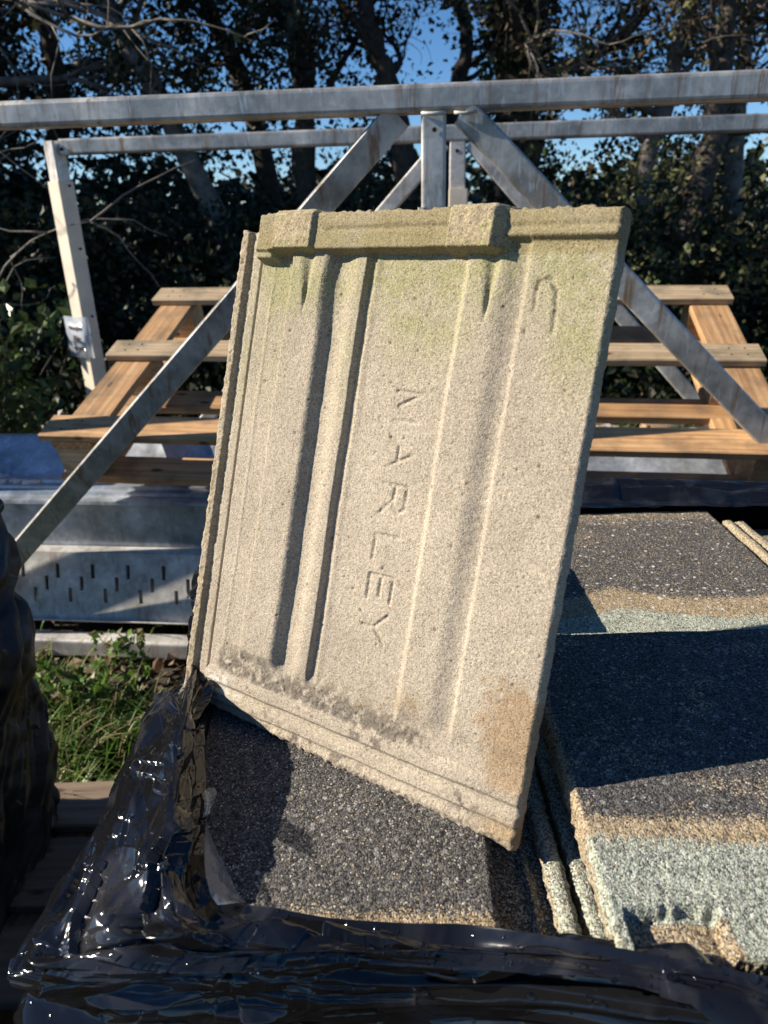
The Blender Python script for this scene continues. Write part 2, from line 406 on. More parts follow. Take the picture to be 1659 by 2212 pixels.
rough_edge = (1-ss(0, 26, X))*1.0+ss(12, -4, Y)*1.0
Z += rough_edge*(fbm(X*.33+40, Y*.33, 3)-.5)*2.2
X = X+(np.isclose(TT, 0)*1.0+np.isclose(TT, 1)*.6)*(fbm(Y*.16, Y*0+3, 4)-.5)*3.0
Y = Y+(np.isclose(SSY, 1)*1.0)*(vn(X*.3, X*0+8)-.5)*2.5
rim = np.minimum(np.minimum(TT, 1-TT)*330, np.minimum(SSY, 1-SSY)*425); Z -= 1.6*(1-ss(0, 2.2, rim))
# colour
n1 = fbm(X*.03, Y*.03, 4); n2 = fbm(X*.2+5, Y*.2, 3)
n0 = fbm(X*.011+9, Y*.011, 3)
col = np.array([.375, .318, .240])[None, None, :]*(.78+.26*n1+.22*n0)[..., None]
green = np.zeros_like(X)
for gx_, gy_, rx, ry, a in ((60, 372, 30, 30, .9), (50, 330, 22, 40, .5), (140, 372, 26, 22, .9), (132, 330, 14, 50, .45), (185, 372, 38, 22, .8), (195, 340, 30, 22, .85), (262, 378, 26, 26, .7), (312, 380, 22, 24, .6), (318, 335, 20, 26, .75), (285, 395, 60, 12, .6), (22, 330, 8, 60, .6), (150, 402, 110, 12, .6)):
    green = np.maximum(green, a*np.exp(-((X-gx_)/rx/1.3)**2-((Y-gy_)/ry/1.35)**2))
green = np.clip(green*(.45+1.1*n2)*(.35+1.3*n1), 0, .95)
def over(c, m, k): return c*(1-np.clip(m, 0, 1)[..., None])+np.array(k)[None, None, :]*np.clip(m, 0, 1)[..., None]
green = np.clip(green*.75+.42*ss(318, 392, Y+30*(n1-.5))*ss(.3, .7, n2*.4+n1*.6)*(X > 28), 0, .9)
col = over(col, green*.85, (.262, .252, .112))
col = over(col, .75*ss(391, 396, Y)*(X > 28)*(.5+n1), (.235, .19, .095))
col = over(col, .35*ss(60, 30, X)*ss(300, 60, Y)*n2*(X < 28), (.20, .15, .08))
col = over(col, .55*(X < 12)*(n2+.1), (.24, .18, .09))
stain = ss(1.14, .72, np.hypot((X-326)/36, (Y-(70-.25*(X-300)))/36)+1.1*(n1-.5)+.5*(n2-.5))
col = over(col, stain*.62, (.27, .165, .075))
col = over(col, .6*np.exp(-((Y-2)/9)**2)*ss(285, 325, X), (.26, .16, .06))
dirt = np.clip(grit*1.5*ss(.28, .6, n2+.12*n1), 0, 1)
col = over(col, np.clip(.9*np.exp(-((Y-50)/15)**2)*ss(30, 55, X)*(1-ss(225, 280, X))*ss(.35, .65, n1*.5+n2*.5), 0, 1)*.6, (.22, .17, .11))
col = over(col, dirt*.72, (.115, .098, .08))
col = over(col, .6*np.exp(-((X-235)/12)**2-((Y-66)/8)**2)*n2*2, (.22, .15, .08))
for q in ((205, 28, 22, 6), (60, 12, 60, 5), (150, 3, 60, 4), (290, 12, 14, 8)):
    col = over(col, .9*np.exp(-((X-q[0])/q[2])**2-((Y-q[1])/q[3])**2)*ss(.5, .62, n2), (.10, .085, .07))
col = over(col, .8*np.exp(-((X-48)/12)**2-((Y-27)/6)**2)*ss(.4, .5, n2)+.5*np.exp(-((X-60)/25)**2-((Y-17)/3)**2)*ss(.45, .55, n2), (.66, .64, .58))
col = over(col, .7*hole*ss(.45, .6, n2), (.16, .13, .10))
pr_ = np.random.RandomState(77)
for k in range(110):
    px_, py_, r_ = pr_.uniform(34, 326), pr_.uniform(8, 385), pr_.uniform(.5, 1.3)
    i0, j0 = int(py_/425*ny), int(px_/330*nx); sl_ = (slice(max(0, i0-14), i0+14), slice(max(0, j0-8), j0+8))
    g_ = np.exp(-((X[sl_]-px_)**2+(Y[sl_]-py_)**2)/r_**2); sgn = -1 if k % 4 else .7
    Z[sl_] += sgn*1.1*g_; kc = (.10, .08, .055) if sgn < 0 else (.36, .24, .10)
    col[sl_] = over(col[sl_], g_*.85, kc)
for k in range(26):      # faint scrapes and drip streaks down the face
    px_, w_, y1_, y2_ = pr_.uniform(32, 326), pr_.uniform(.4, 1.6), pr_.uniform(60, 300), 0; y2_ = y1_+pr_.uniform(30, 160)
    g_ = np.exp(-((X-px_-.02*(Y-y1_))/w_)**2)*ss(y1_, y1_+20, Y)*(1-ss(y2_-30, y2_, Y))*ss(.35, .6, n2)
    col = over(col, g_*.35, (.55, .48, .38) if k % 2 else (.28, .23, .16))
P = TO[None, None, :]+(TX*X[..., None]+TY*Y[..., None]+TN*Z[..., None])*.001
thick = 14.0+0*X
edge_i = np.concatenate([np.arange(nx), nx-1+nx*np.arange(1, ny), (ny-1)*nx+np.arange(nx-2, -1, -1), nx*np.arange(ny-2, 0, -1)])
Pf = P.reshape(-1, 3); Cf = col.reshape(-1, 3); Zf = Z.reshape(-1)
E_ = Pf[edge_i]; ne = len(edge_i); nlev = 7; V = [Pf]; CC = [Cf]
en = TX[None, :]*0
cx0 = Pf.mean(0)
for k in range(1, nlev+1):
    f_ = k/nlev; jit = (_rng.rand(ne, 1)-.5)*.0007
    out = (E_-cx0); out = out/np.linalg.norm(out, axis=1)[:, None]
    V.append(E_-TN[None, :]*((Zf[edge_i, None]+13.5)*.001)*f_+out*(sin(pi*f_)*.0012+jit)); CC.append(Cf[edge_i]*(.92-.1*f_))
V.append(np.array([E_.mean(0)-TN*.0135])); CC.append(Cf[:1]*.8)
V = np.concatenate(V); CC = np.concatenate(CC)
Fq = [gridfaces(ny, nx)]
k0 = edge_i; base = nx*ny
for k in range(nlev):
    k1 = base+k*ne+np.arange(ne); Fq.append(np.stack([np.roll(k0, -1), k0, k1, np.roll(k1, -1)], -1)); k0 = k1
mid = len(V)-1; Fq.append(np.stack([np.roll(k0, -1), k0, np.full(ne, mid), np.full(ne, mid)], -1)[:, :4])
Fq = np.concatenate(Fq)
def setcol(me, cc):
    a = me.color_attributes.new('Col', 'FLOAT_COLOR', 'POINT'); c4 = np.ones((len(cc), 4), np.float32); c4[:, :3] = cc; a.data.foreach_set('color', c4.ravel())
quads, tri = Fq[:-ne], Fq[-ne:, :3]
me = bpy.data.meshes.new('leaning_roof_tile')
me.vertices.add(len(V)); me.vertices.foreach_set('co', V.astype(np.float32).ravel())
lp = np.concatenate([quads.ravel(), tri.ravel()]).astype(np.int32); me.loops.add(len(lp)); me.loops.foreach_set('vertex_index', lp)
npoly = len(quads)+len(tri); me.polygons.add(npoly)
ls = np.concatenate([np.arange(len(quads))*4, len(quads)*4+np.arange(len(tri))*3]).astype(np.int32)
me.polygons.foreach_set('loop_start', ls); me.polygons.foreach_set('loop_total', np.concatenate([np.full(len(quads), 4), np.full(len(tri), 3)]).astype(np.int32))
me.polygons.foreach_set('use_smooth', np.ones(npoly, bool)); me.update(calc_edges=True); me.validate()
setcol(me, CC)
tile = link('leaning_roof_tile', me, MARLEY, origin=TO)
tag(tile, 'pale sand-coloured concrete roof tile leaning upright, underside showing with ribs, two nibs and lettering', 'roof tile')

def nib(x0, x1, x2, y0, y1, h):
    """a moulded nib: lit top from x0 to x1, sloping right flank down to x2"""
    n_, m_ = 70, 50
    a = np.linspace(0, 1, n_); b = np.linspace(0, 1, m_); A, B = np.meshgrid(a, b)
    Xn = x0-2+(x2-x0+4)*A; Yn = y0-1+(y1-y0+2)*B
    hh = np.minimum(np.clip((Xn-x0+1)/3.5, 0, 1), np.clip((x2-Xn)/(x2-x1), 0, 1))*np.clip((Yn-y0+.5+1.2*(fbm(Xn*.1, Yn*.1)-.5))/3.5, 0, 1)*(1-.2*ss(y1-3, y1+1, Yn))*h*(1-.12*ss(y0+18, y0+2, Yn)*0)
    hh += (vn(Xn*1.0, Yn*1.0)-.5)*.7+(vn(Xn*.35+4, Yn*.35)-.5)*.6-2*((A <= 0)|(A >= 1)|(B <= 0))
    edge_lo = (B >= 1)
    Pn = TO+(TX*Xn[..., None]+TY*(Yn+edge_lo*0)[..., None]+TN*(hh-.5)[..., None])*.001
    nn1 = fbm(Xn*.15, Yn*.15, 3)
    cn = np.array([.35, .285, .18])*(.7+.6*nn1)[..., None]; cn = over(cn, .5*ss(y0+14, y0, Yn), (.22, .20, .08)); cn = over(cn, .5*ss(.6, .7, nn1), (.26, .25, .10))
    V1 = Pn.reshape(-1, 3); top = (m_-1)*n_+np.arange(n_); extra = V1[top]-TN*((hh.reshape(-1)[top][:, None]+12)*.001)
    V1 = np.concatenate([V1, extra]); c1 = np.concatenate([cn.reshape(-1, 3), cn.reshape(-1, 3)[top]*.9])
    f1 = gridfaces(m_, n_); e1 = m_*n_+np.arange(n_)
    f1 = np.concatenate([f1, np.stack([top[:-1], top[1:], e1[1:], e1[:-1]], -1)])
    mn = fastmesh('nib', V1, f1, smooth=True); setcol(mn, c1)
    link('nib', mn, MARLEY, tile)
nib(49, 90, 103, 393, 425, 16.5); nib(210, 246, 259, 392, 423, 16)

# ------------------------------------------------------------------ stacked tiles, granule faced
def stacktile(name, x0, x1, y0, y1, zt, thick, res, looks, front=None, skew=0, label=None, group='roof tiles lying on the wrapped stack', yskew=0, cat='roof tile', shape=None, curl=0):
    nx = max(6, int((x1-x0)/res)); ny = max(6, int((y1-y0)/res))
    A, B = np.meshgrid(np.linspace(0, 1, nx), np.linspace(0, 1, ny))
    Xs = x0+(x1-x0)*A; Ys = y0+(y1-y0)*B
    ex = (A <= 0)*1.0-(A >= 1)*1.0; ey = (B <= 0)*1.0
    Xm, Ym = Xs*1000, Ys*1000
    Xs = Xs+ex*(vn(Ym*.25, Ym*0+x0*99)-.3)*.0028+skew*B; Ys = Ys-yskew*A*(1-B)+ey*(vn(Xm*.22, Xm*0+y0*77)-.5)*.006
    rim = np.minimum(np.minimum(A, 1-A)*(x1-x0), np.minimum(B, 1-B)*(y1-y0))*1000
    Z = zt+CZ-.003*(1-ss(0, 4.5, rim))+(fbm(Xm*.02, Ym*.02, 3)-.5)*.0035+(vn(Xm*.5, Ym*.5)-.5)*.0011
    Z = Z-curl*ss(.085, 0, Ys-y0)*.010
    a = looks(Xm-x0*1000, Ym-y0*1000)
    if shape is not None: Z = Z+shape(Xm-x0*1000, Ym-y0*1000)
    Pn = np.stack([Xs, Ys, Z], -1).reshape(-1, 3); cc = np.stack(a, -1).reshape(-1, 3)
    ei = np.concatenate([np.arange(nx), nx-1+nx*np.arange(1, ny), (ny-1)*nx+np.arange(nx-2, -1, -1), nx*np.arange(ny-2, 0, -1)]); ne = len(ei)
    Vs = [Pn]; Cs = [cc]; lev = 5
    for k in range(1, lev+1):
        q = Pn[ei].copy(); q[:, 2] = q[:, 2]*(1-k/lev)+(zt+CZ-thick)*k/lev
        q[:, :2] += (_rng.rand(ne, 2)-.5)*.0012; Vs.append(q); c = cc[ei].copy(); c[:, 0] = np.maximum(c[:, 0], .85); c[:, 1] *= .4; Cs.append(c)
    fs = [gridfaces(ny, nx)]; k0 = ei
    for k in range(lev):
        k1 = nx*ny+k*ne+np.arange(ne); fs.append(np.stack([np.roll(k0, -1), k0, k1, np.roll(k1, -1)], -1)); k0 = k1
    Vs = np.concatenate(Vs); Cs = np.concatenate(Cs)
    me = fastmesh(name, Vs, np.concatenate(fs), smooth=True); setcol(me, Cs)
    o = link(name, me, GRAN)
    if cat: tag(o, label, cat, group)
    return o
def lookA(x, y):
    n = fbm(x*.03, y*.03, 4); m = fbm(x*.012+4, y*.012, 3)
    sand = ss(24, 8, y+12*(n-.5)+6*ss(200, 0, x)*-1)*.95+.025
    return sand, .02+0*x, .5*ss(.35, .7, m)
def lookB(x, y):
    n = fbm(x*.03+3, y*.05, 4); m = fbm(x*.012, y*.012+7, 3)
    yy = y+10*(n-.5)
    sand = np.maximum(ss(96, 84, yy)*ss(60, 74, yy), ss(12, 0, yy))*.95
    sand = np.maximum(sand, .25*ss(.55, .7, n)); sand = np.maximum(sand, ss(7, 2, x)*.9)
    lich = ss(78, 70, yy)*.97
    notch = (x > 12)*(x < 68)*(y < 26+5*(n-.5)*2)
    lich = lich*(1-notch); sand = np.maximum(sand, notch*.75)
    lich = lich*(.72+.4*fbm(x*.012, y*.09, 3)); return sand, lich, .35+0*x
def shapeB(x, y):
    n = fbm(x*.06, y*.06, 3)
    notch = ss(10, 13, x)*ss(66, 62, x+3*n)*ss(28, 25, y+14*(n-.5))
    groove = .0016*np.sin(x*.16+.5)*(fbm(x*.1, y*.1, 3)+.5)
    return -.008*notch+groove*notch+.0012*np.sin(y*.22+2*n)*ss(75, 60, y)
def lookC(x, y):
    n = fbm(x*.025+9, y*.03, 4); m = fbm(x*.01+2, y*.01, 3)
    yy = y-14*np.exp(-((x-130)/50)**2)*1.6+12*(n-.5)
    sand = np.maximum(ss(100, 78, yy), .55*ss(270, 335, y+40*(n-.5)))*.95; sand = np.maximum(sand, .10+.15*ss(.5, .7, m))  # raised sand baseline also paints in the lightening from grazing sun
    return sand, ss(58, 46, yy+4)*.95, 1.0+0*x
def lookL(x, y): return .25+0*x, .72+0*x, 0*x
def lookD(x, y): return .12+.2*fbm(x*.03, y*.03), .03+0*x, .3+0*x
HS, HB = -.405, -.367
stacktile('stacked_roof_tile', -.205, .066, .306, .640, HS, .020, .00125, lookA, label='dark granular roof tile with sandy front edge under the leaning tile', curl=.3, skew=.012)
stacktile('stacked_roof_tile', .1215, .426, .268, .580, HB, .018, .0011, lookB, skew=.004, yskew=.026, label='dark roof tile with pale green lichen front and broken notch at its corner', shape=shapeB, curl=.8)
stacktile('stacked_roof_tile', .135, .470, .622, .968, HS-.004, .020, .0015, lookC, skew=.003, label='speckled dark roof tile behind the lichen-fronted one, sunlit with sandy patch', curl=.3)
stacktile('stacked_roof_tile', .128, .430, .285, .580, HB-.021, .018, .003, lookD, label='tile directly beneath the lichen-fronted one, its side just showing')
stacktile('stacked_roof_tile', .140, .465, .640, .965, HS-.026, .018, .003, lookD, label='tile directly beneath the speckled one, behind the rib gap')
stacktile('stacked_roof_tile', -.145, .165, .650, .965, HS+.036, .018, .003, lookD, label='raised roof tile hidden behind the leaning tile, top of its pile')
stacktile('stacked_roof_tile', -.145, .130, .655, .960, HS+.0165, .0165, .003, lookD, label='roof tile lying just beneath the raised one behind the leaning tile')
stacktile('stacked_roof_tile', .072, .128, .655, .960, HS-.001, .0165, .003, lookD, label='packing strip of tile, third roof tile down in the raised pile behind the leaning tile')
stacktile('stacked_roof_tile', -.180, .066, .645, .965, HS-.002, .020, .003, lookD, label='roof tile in the back left corner of the stack, mostly covered')
stacktile('stacked_roof_tile', .545, .88, .30, .905, HS+.006, .022, .004, lambda x, y: (.9+0*x, .3+0*x, 0*x), label='pale roof tile end at the right edge of the stack behind')

def flange(x, y0, y1, z, label, look):
    t = empty('interlock_tile', (x, y0, z-.02+CZ), label, 'roof tile', 'roof tiles showing their side interlocks between piles')
    for (a, b, dz) in ((x+.034, x+.0475, .017), (x+.0515, x+.0655, .015)):
        o = stacktile('interlock_rib', a, b, y0, y1, z+dz, .014, .0014, look, cat=None)
        o.parent = t; o.location = o.location-t.location
    o = stacktile('side_flange', x-.06, x+.064, y0, y1, z-.004, .014, .002, lambda X_, Y_: (.35+0*X_, .18+0*X_, 0*X_), cat=None, shape=lambda X_, Y_: .004*np.exp(-((X_-84)/3.0)**2))
    o.parent = t; o.location = o.location-t.location
flange(.0705, .296, .575, -.433, 'tile with two pale lichen ribs in the gap left of the lichen-fronted tile', lookL)
flange(.0705, .58, .965, -.436, 'tile flange in the gap further back, shaded behind the leaning tile', lookL)
flange(.442, .60, .925, -.424, 'tile whose sandy interlock rib shows right of the speckled tile', lambda x, y: (.95+0*x, .2+0*x, 0*x))

# lower courses of the stack (only joints show): slabs of every course in one mesh
m = MB()
for k in range(15):
    z = -.480-.036*k
    if z < -.965: break
    for i, xa in enumerate((-.20, .12, .455, .79)):
        for j, ya in enumerate((.305, .65)):
            jx = random.uniform(-.004, .004)
            m.prof((xa+jx+.005, ya, z+CZ), (xa+jx+.005, ya+.33, z+CZ), [(0, 0), (.31, 0), (.31, .026), (.22, .028), (.2, .031), (.02, .031), (0, .026)], (1, 0, 0), (0, 0, 1))
me = m.mesh('tile_stack_courses'); setcol(me, np.tile([.5, .05, 0], (len(me.vertices), 1)))
o = link('tile_stack_courses', me, GRAN); tag(o, 'lower courses of stacked roof tiles inside the black wrap', 'tile stack', kind='stuff')

# ------------------------------------------------------------------ black stretch film
def catmull(P, n, axis=0):
    P = np.moveaxis(P, axis, 0); k = len(P); t = np.linspace(0, k-1, n); i = np.clip(np.floor(t).astype(int), 0, k-2); f_ = (t-i)
    g = lambda j: P[np.clip(j, 0, k-1)]
    sh = (n,)+(1,)*(P.ndim-1); f_ = f_.reshape(sh)
    a, b, c, d = g(i-1), g(i), g(i+1), g(i+2)
    r = .5*((2*b)+(-a+c)*f_+(2*a-5*b+4*c-d)*f_**2+(-a+3*b-3*c+d)*f_**3)
    return np.moveaxis(r, 0, axis)
def tri(x): return np.abs((x-np.floor(x))*2-1)
def crumple(u, v, seed, n=7, sc=1.0, an=(1, 1), warp=.6):
    r = np.random.RandomState(seed); h = 0; tot = 0
    for k in range(n):
        a = r.rand()*2*pi; fr = sc*(1.0+k*.75); dx, dy = cos(a)*an[0], sin(a)*an[1]
        w = (fbm(u*sc*.5+k*3.1, v*sc*.5+k*7.7, 3)-.5)*2*warp*(1+k*.2)
        am = 1/(1+k*.75)*(.25+1.5*fbm(u*sc*.35+k*11, v*sc*.35+2*k, 2))
        h = h+am*(tri((u*dx+v*dy)*fr+w*1.5+r.rand())-.5); tot += 1/(1+k*.75)
    return h/tot
def facets(u, v, seed, cell, st=(1, 1), k=.75):
    """crumpled foil: overlapping random planes meeting in sharp creases"""
    r = np.random.RandomState(seed); T = r.rand(128, 128, 5)
    w = fbm(u/cell*.45, v/cell*.45, 3)-.5; w2 = fbm(u/cell*.45+31, v/cell*.45+7, 3)-.5
    x = u/(cell*st[0])+w*.55; y = v/(cell*st[1])+w2*.55; xi = np.floor(x).astype(int); yi = np.floor(y).astype(int); h = np.full(x.shape, -9.0)
    for i in (-1, 0, 1):
        for j in (-1, 0, 1):
            q = T[(xi+i) & 127, (yi+j) & 127]; dx = x-(xi+i)-q[..., 0]; dy = y-(yi+j)-q[..., 1]
            h = np.maximum(h, (q[..., 2]-.5)*2.2*dx+(q[..., 3]-.5)*2.2*dy+q[..., 4]*.6-k*np.maximum(np.abs(dx), np.abs(dy)))
    return h
def sheet(name, G, nu, nv, amp, mat, parent, seed, sc, an=(1, 1), ampf=None, warp=.6, extra=None):
    """G: control points [col][row] -> crumpled surface"""
    G = np.array(G, float); P = catmull(catmull(G, nu, 0), nv, 1)
    du = np.gradient(P, axis=0); dv = np.gradient(P, axis=1); Nn = np.cross(du, dv); Nn /= np.linalg.norm(Nn, axis=2)[..., None]+1e-9
    Lu = np.cumsum(np.linalg.norm(du, axis=2).mean(1)); Lv = np.cumsum(np.linalg.norm(dv, axis=2).mean(0))
    UU_, VV_ = np.meshgrid(Lu, Lv, indexing='ij')
    h = crumple(UU_, VV_, seed, 8, sc, an, warp)
    tu, tv = np.meshgrid(np.linspace(0, 1, nu), np.linspace(0, 1, nv), indexing='ij')
    A = amp*(ampf(tu, tv) if ampf else 1)
    h = h*A
    if extra is not None: h = h+extra(UU_, VV_, tu, tv)
    P = P+Nn*h[..., None]
    me = fastmesh(name, P.reshape(-1, 3), gridfaces(nu, nv), smooth=True)
    return link(name, me, mat, parent), P
wrap = empty('plastic_wrap', (0, .29, .13), 'glossy black plastic stretch wrap crumpled round the front and left of the tile stack', 'plastic wrap')
cols = []
def colm(inner, mid, crest, outer, zi=-.402, zc=-.37, zo=-.415, dx=0, dy=0):
    i, mm, c, o_ = atz(*inner, zi), atz(*mid, (zi+zc)/2+.006), atz(*crest, zc), atz(*outer, zo)
    d1 = o_+np.array([dx*.3, dy*.3, -.05]); d2 = o_+np.array([dx, dy, -.22]); d3 = o_+np.array([dx*1.2, dy*1.2, -.55])
    return [i, mm, c, o_, d1, d2, d3]
cols.append(colm((560, 1230), (500, 1230), (450, 1230), (425, 1235), zi=-.40, zc=-.395, dx=.02))
cols.append(colm((540, 1360), (470, 1370), (420, 1350), (402, 1370), zi=-.40, zc=-.385, dx=.02))
cols.append(colm((475, 1500), (445, 1490), (418, 1470), (392, 1445), zc=-.375, dx=.02))
cols.append(colm((446, 1600), (415, 1570), (390, 1545), (345, 1495), zc=-.362, dx=.02))
cols.append(colm((446, 1700), (415, 1690), (370, 1660), (255, 1650), zc=-.362, dx=.02))
cols.append(colm((442, 1790), (420, 1790), (345, 1780), (190, 1775), zc=-.365, dx=.02))
cols.append(colm((455, 1880), (400, 1890), (310, 1900), (108, 1935), zc=-.375, dx=.02))
cols.append(colm((500, 1945), (430, 1975), (300, 2010), (4, 2098), zi=-.399, zc=-.382, dx=-.0, dy=-.0))
cols.append(colm((600, 1962), (520, 2000), (400, 2055), (190, 2135), zi=-.397, zc=-.388, dy=-.01))
cols.append(colm((720, 1984), (660, 2020), (590, 2065), (450, 2140), zi=-.397, zc=-.388, dy=-.01))
cols.append(colm((880, 1994), (850, 2020), (800, 2070), (700, 2140), zi=-.397, zc=-.388, dy=-.01))
cols.append(colm((1000, 1996), (980, 2030), (960, 2072), (920, 2135), zi=-.397, zc=-.388, dy=-.01))
cols.append(colm((1130, 2012), (1130, 2040), (1140, 2080), (1150, 2140), zi=-.385, zc=-.383, zo=-.402, dy=-.01))
cols.append(colm((1330, 2046), (1335, 2070), (1340, 2105), (1370, 2165), zi=-.372, zc=-.370, zo=-.385, dy=-.01))
cols.append(colm((1500, 2078), (1510, 2100), (1530, 2135), (1570, 2200), zi=-.366, zc=-.364, zo=-.380, dy=-.01))
cols.append(colm((1680, 2110), (1695, 2140), (1720, 2180), (1760, 2250), zi=-.364, zc=-.362, zo=-.378, dy=-.01))
e = cols[-1]; 
for q in (.05, .11, .19, .32, .52, .8): cols.append([p_+np.array([q, 0, 0]) for p_ in e])
def ampf(tu, tv):
    a = ss(0, .06, tv)*.9+.35
    return a*(1.0-.72*ss(.5, .62, tu))*(1-.35*ss(.45, .7, tv))
def foldx(u, v, tu, tv):
    # long folds: along the stack edge at the front, fanning from the top at the left
    fr = ss(.40, .55, tu)
    k = tri(v*13+(fbm(u*4, v*3, 3)-.5)*2.4); k2 = tri(v*31+(fbm(u*6+5, v*4, 3)-.5)*3)
    lf = 1-fr
    a = tri(v*21+u*2.5+(fbm(u*5, v*2.5, 2)-.5)*1.5)-.5; b = tri(v*43-u*6+(fbm(u*6, v*5, 2)-.5)*1.2)-.5
    c = tri(v*33+u*11+(fbm(u*7+3, v*4, 2)-.5)*1.2)-.5
    f1 = facets(u, v, 3, .030, (3.0, .75)); f2 = facets(u, v, 4, .013, (3.2, .8)); f3 = -facets(u, v, 8, .05, (1.8, .8))
    g1 = facets(u, v, 16, .07, (3.4, .6)); g2 = facets(u, v, 7, .022, (2.2, .8))*ss(.5, .62, fbm(u*9, v*9, 3))
    g3 = facets(u, v, 9, .016, (9, .55)); k5 = tri(v*95+(fbm(u*5, v*12, 3)-.5)*5)*ss(.45, .6, fbm(u*6+9, v*10, 2))
    rr_ = .27+.11*(vn(u*13, u*0+3)-.5)*2+.05*(vn(u*37, u*0+9)-.5); rid = ss(rr_-.16, rr_, tv)*(1-ss(rr_, rr_+.035, tv)); rr2 = .47+.08*(vn(u*11+4, u*0+5)-.5)*2; rid2 = ss(rr2-.08, rr2, tv)*(1-ss(rr2, rr2+.02, tv))
    return fr*(rid*.015+rid2*.008+(k-.5)*.004+k2*.0012+g1*.005+g2*.0030+g3*.0036+k5*.0012+(tri(v*52+u*2.2+(fbm(u*4, v*4, 2)-.5)*1.5)-.5)*.0028)*ss(0, .05, tv)+lf*ss(.0, .06, tv)*(a*.0085+b*.0035+c*.004+f1*.0085+f2*.0045-.005+facets(u, v, 12, .012, (8, .6))*.003+facets(u, v, 19, .009, (3, 1))*.001)
_, PW = sheet('film', cols, 1300, 420, .0025, FILM, wrap, 5, 9, (.6, 1.2), ampf, .9, foldx)
dm = MB(); r = random.Random(9); du_ = np.gradient(PW, axis=0); dv_ = np.gradient(PW, axis=1); NW = np.cross(du_, dv_); NW /= np.linalg.norm(NW, axis=2)[..., None]
for k in range(420):
    i = r.randint(250, 1080); j = r.randint(10, 235); p_ = PW[i, j]; n_ = NW[i, j]; rad = r.choice((.0007, .0009, .0012, .0016, .0024))*r.uniform(.8, 1.2)
    if n_[2] < 0: n_ = -n_
    a_ = unit(np.cross(n_, [.3, .9, .1])); b_ = np.cross(n_, a_); vs = [p_+n_*rad*.75]
    for lv, (hh_, rr_) in enumerate(((.6, .55), (.3, .88), (-.1, 1.0))):
        vs += [p_+n_*rad*hh_+(a_*cos(q*pi/4)+b_*sin(q*pi/4))*rad*rr_ for q in range(8)]
    fs = [(0, 1+q, 1+(q+1) % 8) for q in range(8)]+[(1+l_*8+q, 9+l_*8+q, 9+l_*8+(q+1) % 8, 1+l_*8+(q+1) % 8) for l_ in (0, 1) for q in range(8)]
    dm.add(vs, fs)
wm, wn, wl, wp = mat('water'); wp.inputs['Base Color'].default_value = (.9, .95, 1, 1); wp.inputs['Roughness'].default_value = .02; wp.inputs['IOR'].default_value = 1.33; wp.inputs['Transmission Weight'].default_value = 1
me = dm.mesh('water_droplets')
for p_ in me.polygons: p_.use_smooth = True
o = link('water_droplets', me, wm); tag(o, 'water droplets beaded over the black plastic wrap', 'water droplets', kind='stuff')
# rolled film along the back edge
bk = []
for xx in (.06, .3, .5, .7, .95, 1.3):
    zz = HS+CZ; yy = .972
    dz = {.06: 0, .3: .004, .5: .0, .7: -.004, .95: -.004, 1.3: 0}[xx]
    bk.append([np.array([xx, yy-.012, zz+dz]), np.array([xx, yy+.005, zz+.012+dz]), np.array([xx, yy+.03, zz+.016+dz]), np.array([xx, yy+.06, zz+.008+dz]), np.array([xx, yy+.10, zz-.01+dz]), np.array([xx, yy+.12, zz-.08]), np.array([xx, yy+.09, zz-.5])])
sheet('film', bk, 260, 120, .010, FILM, wrap, 9, 12, (.3, 1.6), None, .7, lambda u, v, a, b: (tri(v*30+(fbm(u*3, v*3, 3)-.5)*2)-.5)*.010+facets(u, v, 13, .05, (3, .6))*.004)
# pale stretched flap over the dark tile, and a small torn lip above it
fl = [[atz(445, 1772, -.385), atz(442, 1860, -.385), atz(452, 1925, -.385), atz(470, 1955, -.39)],
      [atz(452, 1795, -.392), atz(466, 1865, -.392), atz(480, 1925, -.39), atz(495, 1952, -.39)],
      [atz(458, 1812, -.400), atz(484, 1868, -.400), atz(510, 1922, -.399), atz(532, 1948, -.397)]]
sheet('torn_flap', fl, 40, 60, .002, FILMG, wrap, 3, 30)
fl = [[atz(440, 1712, -.365), atz(442, 1735, -.365), atz(440, 1765, -.365)], [atz(452, 1700, -.38), atz(458, 1727, -.378), atz(450, 1757, -.38)], [atz(464, 1706, -.388), atz(466, 1722, -.386), atz(452, 1752, -.388)]]
sheet('torn_lip', fl, 30, 40, .004, FILMG, wrap, 4, 60)

# ------------------------------------------------------------------ ground pallet under the stack
def bevbox(name, L, Wd, T, bev=.003, warp=0):
    """board, length along x, centred"""
    m = MB(); n = 8; xs = np.linspace(-L/2, L/2, n+1); pr = rrect(Wd, T, min(bev, T*.3), 1); r = random.Random(hash((round(L, 3), round(Wd, 3), name)) % 999)
    k = len(pr); vs = []; fs = []
    for i, x in enumerate(xs):
        dz = warp*math.sin(i*1.1); dy = warp*math.sin(i*.7+1)
        inset = .985 if i in (0, n) else 1
        for a, b in pr: vs.append((x, a*inset+dy, b*inset+dz))
    for i in range(n):
        for j in range(k): fs.append((i*k+j, i*k+(j+1) % k, (i+1)*k+(j+1) % k, (i+1)*k+j))
    fs += [tuple(range(k)), tuple(range(n*k, (n+1)*k))[::-1]]
    m.add(vs, fs); me = m.mesh(name); import bmesh
    b_ = bmesh.new(); b_.from_mesh(me); bmesh.ops.recalc_face_normals(b_, faces=b_.faces); b_.to_mesh(me); b_.free(); return me
def frame(o, x, y):
    x = unit(x); y = np.array(y, float); y = unit(y-x*(y@x)); z = np.cross(x, y)
    return Matrix(((x[0], y[0], z[0], o[0]), (x[1], y[1], z[1], o[1]), (x[2], y[2], z[2], o[2]), (0, 0, 0, 1)))
gp = empty('ground_pallet', (.15, .75, 0), 'weathered timber pallet on the ground under the wrapped tile stack', 'pallet', None)
